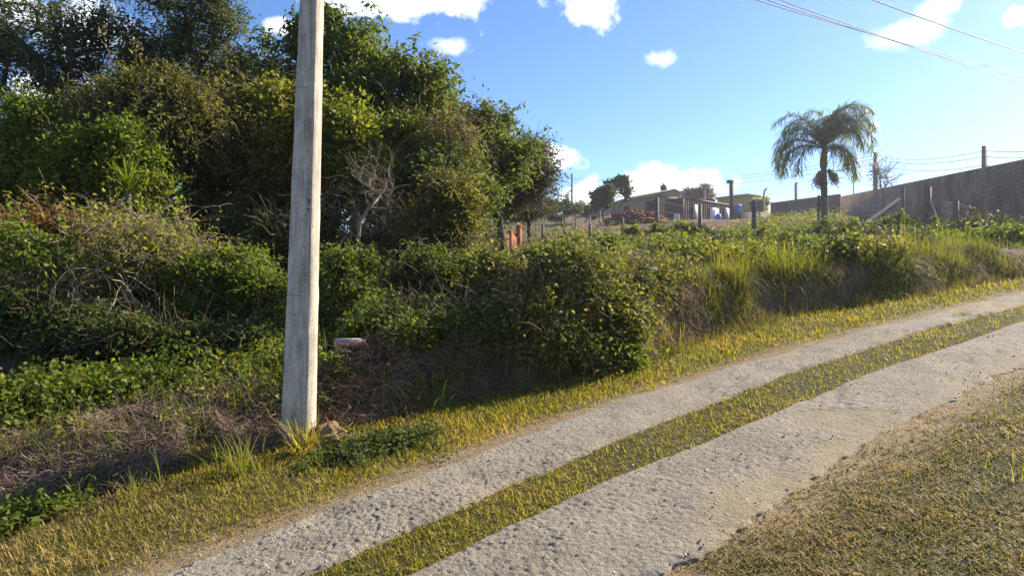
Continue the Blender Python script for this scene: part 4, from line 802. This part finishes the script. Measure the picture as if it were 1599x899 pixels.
# houses
A0 = at(1190, 338, 112); B0 = at(1240, 338, 118); A0[2] -= 1
Cq = at(1118, 340, 105)
H1 = Loc('house', at(1120, 345, 104), at(1166, 345, 100), 'yellow flat roofed house behind the tall column', 'house'); h = at(1143, 309, 102)[2] - H1.o.location[2]
H1.box('wall', 0, H1.L, 0, 5.5, -1, h, 'ochre'); H1.box('roof', -.2, H1.L + .25, -.25, 5.8, h, h + .32, 'roof_tan')
H1.box('window', 1.2, 2.2, -.06, -.01, h - 1.9, h - .9, 'dark_void')
H2 = Loc('house', at(962, 345, 100), at(1028, 342, 92), 'low dull ochre house with a sloping roof behind the earth mound', 'house'); h = 2.7
H2.box('wall', 0, H2.L, 0, 5, -1, h, 'ochre_dull')
m = MB(); L = H2.L; m.add([(-.3, -.3, h), (L + .3, -.3, h), (L + .3, 2.5, h + .9), (-.3, 2.5, h + .9), (L + .3, 5.3, h), (-.3, 5.3, h), (-.3, -.3, h - .14), (L + .3, -.3, h - .14), (L + .3, 5.3, h - .14), (-.3, 5.3, h - .14)], [(0, 1, 2, 3), (3, 2, 4, 5), (6, 9, 8, 7), (0, 6, 7, 1), (5, 4, 8, 9)]); m.add([(L + .3, -.3, h - .14), (L + .3, 5.3, h - .14), (L + .3, 2.5, h + .9), (-.3, -.3, h - .14), (-.3, 2.5, h + .9), (-.3, 5.3, h - .14)], [(0, 1, 2), (3, 4, 5)]); m.build('roof', M['ochre_dull'], H2.o)
H2.box('porch', L * .72, L * .98, -.06, -.01, 0, 2.0, 'dark_void'); H2.box('window', L * .2, L * .32, -.06, -.01, .9, 1.9, 'dark_void')
HD = Loc('shed', at(951, 340, 108), at(983, 340, 110), 'dark roofed shed at the left end of the ochre house', 'shed'); HD.box('wall', 0, HD.L, 0, 3, -1, 2.0, 'grey_wall'); HD.box('roof', -.2, HD.L + .2, -.2, 3.2, 2.0, 2.55, 'roof_dark')
# walls
def wall(name, pts, hs, th, mat, label, cope=None):
    o = Loc(name, pts[0], pts[1], label, 'wall'); L = o.L; dz = pts[1][2] - pts[0][2]; m = MB()
    V = [(0, 0, -1.2), (L, 0, dz - 1.2), (L, th, dz - 1.2), (0, th, -1.2), (0, 0, hs[0]), (L, 0, dz + hs[1]), (L, th, dz + hs[1]), (0, th, hs[0])]
    m.add(V, [(0, 3, 2, 1), (4, 5, 6, 7), (0, 1, 5, 4), (1, 2, 6, 5), (2, 3, 7, 6), (3, 0, 4, 7)]); m.build('masonry', M[mat], o.o)
    if cope:
        m = MB(); n = int(L / .8)
        for k in range(n): x = (k + .5) * L / n; m.box((x, th / 2, hs[0] + (dz + hs[1] - hs[0]) * x / L + .1), (L / n * .8, th + .3, .16))
        m.build('coping', M[cope], o.o)
    return o
P = [at(1312, 347, 80), at(1700, 372, 22)]; ht = [at(1312, 307, 80)[2] - P[0][2], at(1700, 228, 22)[2] - P[1][2]]
W1 = wall('boundary_wall', P, ht, .2, 'block_wall', 'long brown block wall climbing to the right edge')
P = [at(1203, 348, 92), at(1311, 347, 81)]; ht = [at(1203, 319, 92)[2] - P[0][2], at(1311, 305.5, 81)[2] - P[1][2]]
wall('boundary_wall', P, ht, .2, 'block_dark', 'dark wall with a tiled coping left of the palm', 'tile_red')
P = [at(1145, 352, 86), at(1205, 350, 93)]; wall('retaining_wall', P, [1.6, 1.6], .3, 'block_dark', 'low grey retaining wall between the column and the tiled wall')
# brick ruin
H3 = Loc('brick_ruin', at(764, 394, 38), at(848, 384, 40), 'unfinished red brick walls and pillars beside the wood', 'ruin'); L = H3.L
H3.box('wall', 0, L * .5, 0, .16, -.8, 1.05, 'brick_wall'); H3.box('wall', L * .5, L, .0, .16, -.8, .62, 'brick_wall'); H3.box('wall', 0, .16, .16, 2.8, -.8, 1.05, 'brick_wall')
for x, h in ((L * .2, 1.2), (L * .36, 1.25), (L * .52, 1.6), (L * 1.04, 1.0)): H3.box('pillar', x, x + .2, -.07, .2, -.8, h, 'brick')
# street lamp
p = ground(893, 128); o = empty('street_lamp', p, 'slim street lamp pole with a curved arm on the skyline', 'street lamp'); tz = at(893, 271, 128)[2]
m = MB(); m.tubes(np.array([p, [p[0], p[1], tz]])[None], np.array([[.17, .11]]) * 1.2, 8); m.build('pole', M['wood_post'], o)
a = np.array([p[0], p[1], at(0, 293, 128)[2]]); m = MB(); m.tubes(np.stack([a, a + [-.7, 0, .9], a + [-1.4, 0, 1.2]])[None], .05, 5); m.build('arm', M['lamp_metal'], o); m = MB(); m.box(a + [-1.65, 0, 1.2], (.7, .25, .14)); m.build('lamp_head', M['lamp_metal'], o)
# far poles and lines
def thinpole(name, label, px, y0, t, w, mat, cat='pole'):
    p = ground(px, t); p[2] -= .5; z = at(px, y0, t)[2]; m = MB(); m.box((p[0], p[1], (p[2] + z) / 2), (w, w, z - p[2]), .3, .85); tag(m.build(name, M[mat], org=p), label, cat); return np.array([p[0], p[1], z])
q1 = thinpole('wooden_pole', 'reddish pole rising behind the wall right of the palm', 1367, 238, 72, .34, 'rust'); q2 = thinpole('wooden_pole', 'thick dark red pole rising behind the wall at the far right', 1537, 228, 44, .24, 'rust')
thinpole('thin_pole', 'thin grey pole behind the palm above the wall', 1333, 283, 85, .12, 'conc_post'); thinpole('thin_pole', 'bent topped concrete pole left of the palm trunk', 1243, 285, 88, .3, 'conc_post')
q3 = at(1690, 214, 32); q0 = np.array([ground(893, 128)[0], 128, at(893, 274, 128)[2]])
o = empty('power_line', ground(1367, 72), 'distant power line running along the skyline behind the palm', 'power line')
for dz in (0, -.35, -.9):
    for a, b, sg in ((q0, q1, 1.6), (q1, q2, .5), (q2, q3, .2)):
        s = np.linspace(0, 1, 24)[:, None]; m = MB(); m.tubes((a + (b - a) * s + np.array([0, 0, dz - .3]) - np.array([0, 0, 1.]) * sg * 4 * s * (1 - s))[None], .022, 3); m.build('wire', M['wire'], o)
# trees on the skyline
tree('topiary_tree', 'small rounded dark green tree on the skyline left of the ochre house', 'tree', 942, 76, [(942, 305, 20, 15), (936, 312, 14, 9)], 60, 9000, .3, .18, 'leaf_dark', 'bark_dark', .12, .3, fork=(942, 318, 76))
tree('slender_tree', 'slender open tree on the skyline beside the rounded tree', 'tree', 966, 84, [(970, 285, 14, 9), (978, 298, 11, 9), (955, 290, 9, 7)], 26, 700, .5, .28, 'leaf_dark', 'bark_dark', .09, .35)
tree('dry_bush', 'dry brown bush rising behind the container roof', 'bush', 1090, 99, [(1093, 303, 22, 11), (1075, 310, 14, 9)], 70, 6000, .5, .12, 'straw_dark', 'bark_dark', .1, .5, twigs=10)
tree('slender_tree', 'tiny round topped tree on the skyline before the cloud', 'tree', 1037, 110, [(1036.5, 297, 4, 6)], 14, 900, .25, .16, 'leaf_dark', 'bark_dark', .07, .2)
for lab, px, t, bl, lf in [('leafy bush behind the mound by the container', 1040, 100, [(1038, 315, 16, 9), (1050, 312, 8, 8)], 'leaf_grey'),
    ('dark green bush on the skyline below the street lamp', 885, 85, [(880, 325, 28, 15), (862, 330, 20, 14)], 'leaf_dark'), ('grey green bush on the skyline right of the street lamp', 912, 95, [(915, 328, 18, 9), (928, 330, 12, 8)], 'leaf_grey'),
    ('light green plant beside the yellow house', 1185, 98, [(1186, 322, 9, 9)], 'leaf_bright')]:
    tree('skyline_bush', lab, 'bush', px, t, bl, 40, 5000, .3, .17, lf, 'bark_dark', .08, .45)

# ------------------------------------------------------------------ lens glare at the right, imitated by an added thin haze
hm = bpy.data.materials.new('glare_haze'); hm.use_nodes = True; nt = hm.node_tree; nt.nodes.clear()
ho = nd(nt, 'ShaderNodeOutputMaterial'); pv = nd(nt, 'ShaderNodeVolumePrincipled'); pv.inputs['Color'].default_value = (.97, .97, 1, 1); pv.inputs['Density'].default_value = .0006; pv.inputs['Anisotropy'].default_value = .72; pv.inputs['Density Attribute'].default_value = ''
nt.links.new(pv.outputs[0], ho.inputs['Volume'])
zlo = float(gzv.min()) - 1.2; m = MB(); m.box((0, 0, (zlo + 24) / 2), (640, 640, 24 - zlo)); hz = m.build('glare_haze', hm); hz['kind'] = 'stuff'
# ------------------------------------------------------------------ sky, sun, camera
AZ, EL = R(56), R(31)
w = bpy.data.worlds.new('World'); scn.world = w; w.use_nodes = True; nt = w.node_tree
bg = nt.nodes['Background']; sky = nd(nt, 'ShaderNodeTexSky'); sky.sky_type = 'NISHITA'; sky.sun_disc = False
sky.sun_elevation = EL; sky.sun_rotation = AZ; sky.air_density = 1.0; sky.dust_density = .25; sky.ozone_density = 4.5; sky.altitude = 600
dirn = nd(nt, 'ShaderNodeTexCoord').outputs['Generated']
n1 = noise(nt, 16, 8, .62, dirn); n2 = noise(nt, 5, 3, .5, dirn)
def vmath(op, a, b):
    m = nd(nt, 'ShaderNodeVectorMath', operation=op); nt.links.new(a, m.inputs[0]); m.inputs[1].default_value = b; return m.outputs['Value']
tot = None
clouds = [(640, 5, 115, 30, 1), (560, 10, 70, 18, .8), (925, 10, 55, 26, 1), (440, 42, 26, 13, .9), (860, 248, 34, 20, 1), (905, 312, 34, 15, .9), (1050, 288, 78, 24, 1), (985, 300, 60, 20, .9), (1120, 330, 60, 20, .6), (1032, 93, 26, 13, .62),
          (1425, 48, 50, 20, .55), (1460, 14, 30, 14, .6), (1592, 25, 24, 12, .6), (700, 70, 30, 12, .45), (130, 40, 60, 40, .9), (95, 155, 60, 25, .9), (60, 20, 50, 30, .7), (1250, 330, 80, 14, .4), (225, 330, 60, 18, .5)]
for px, py, rx, ry, k in clouds:
    d = np.array([(px - CX) / F, 1, -(py - CY) / F]); dist = np.linalg.norm(d); d /= dist; r_ = np.cross(d, [0, 0, 1.]); r_ /= np.linalg.norm(r_); up_ = np.cross(r_, d)
    sx_, sy_ = rx / F / dist, ry / F / dist
    a = vmath('DOT_PRODUCT', dirn, tuple(r_ / sx_)); b = vmath('DOT_PRODUCT', dirn, tuple(up_ / sy_)); fr_ = vmath('DOT_PRODUCT', dirn, tuple(d))
    rad = math_(nt, 'SQRT', math_(nt, 'ADD', math_(nt, 'MULTIPLY', a, a), math_(nt, 'MULTIPLY', b, b)))
    val = math_(nt, 'SUBTRACT', math_(nt, 'MULTIPLY_ADD', n1, 4.2, -.85), rad)
    val = math_(nt, 'MULTIPLY', math_(nt, 'SMOOTH_MAX', val, 0, .05), math_(nt, 'GREATER_THAN', fr_, 0))
    val = math_(nt, 'MULTIPLY', math_(nt, 'MINIMUM', math_(nt, 'MULTIPLY', val, 1.35), 1), k)
    tot = val if tot is None else math_(nt, 'MAXIMUM', tot, val)
hs = nd(nt, 'ShaderNodeHueSaturation'); hs.inputs['Saturation'].default_value = 1.1; hs.inputs['Hue'].default_value = .507; nt.links.new(sky.outputs[0], hs.inputs['Color'])
ccol = ramp(nt, n2, [(.35, (.80, .84, .92)), (.6, (1, 1, 1))])
cl = mixc(nt, 1.0, ccol, (9.5, 9.5, 9.8), 'MULTIPLY')
nt.links.new(mixc(nt, tot, hs.outputs['Color'], cl), bg.inputs['Color']); bg.inputs['Strength'].default_value = .084
ld = bpy.data.lights.new('sun', 'SUN'); ld.energy = 5.0; ld.angle = R(.55); ld.color = (1, .9, .74); lo = bpy.data.objects.new('sun', ld); COL.objects.link(lo)
lo.rotation_euler = Vector((-math.sin(AZ) * math.cos(EL), -math.cos(AZ) * math.cos(EL), -math.sin(EL))).to_track_quat('-Z', 'Y').to_euler()
cd = bpy.data.cameras.new('camera'); cd.sensor_width = 36; cd.lens = 36 * F / 1599; cd.clip_end = 3000; cd.clip_start = .05
co = bpy.data.objects.new('camera', cd); COL.objects.link(co); co.location = (0, 0, EYE); co.rotation_euler = (R(90), 0, 0); scn.camera = co
vs = scn.view_settings; vs.view_transform = 'Standard'; vs.look = 'None'; vs.gamma = 1; vs.exposure = 1.32
scn.cycles.use_denoising = True; scn.cycles.max_bounces = 8; scn.cycles.diffuse_bounces = 5; scn.cycles.transparent_max_bounces = 4
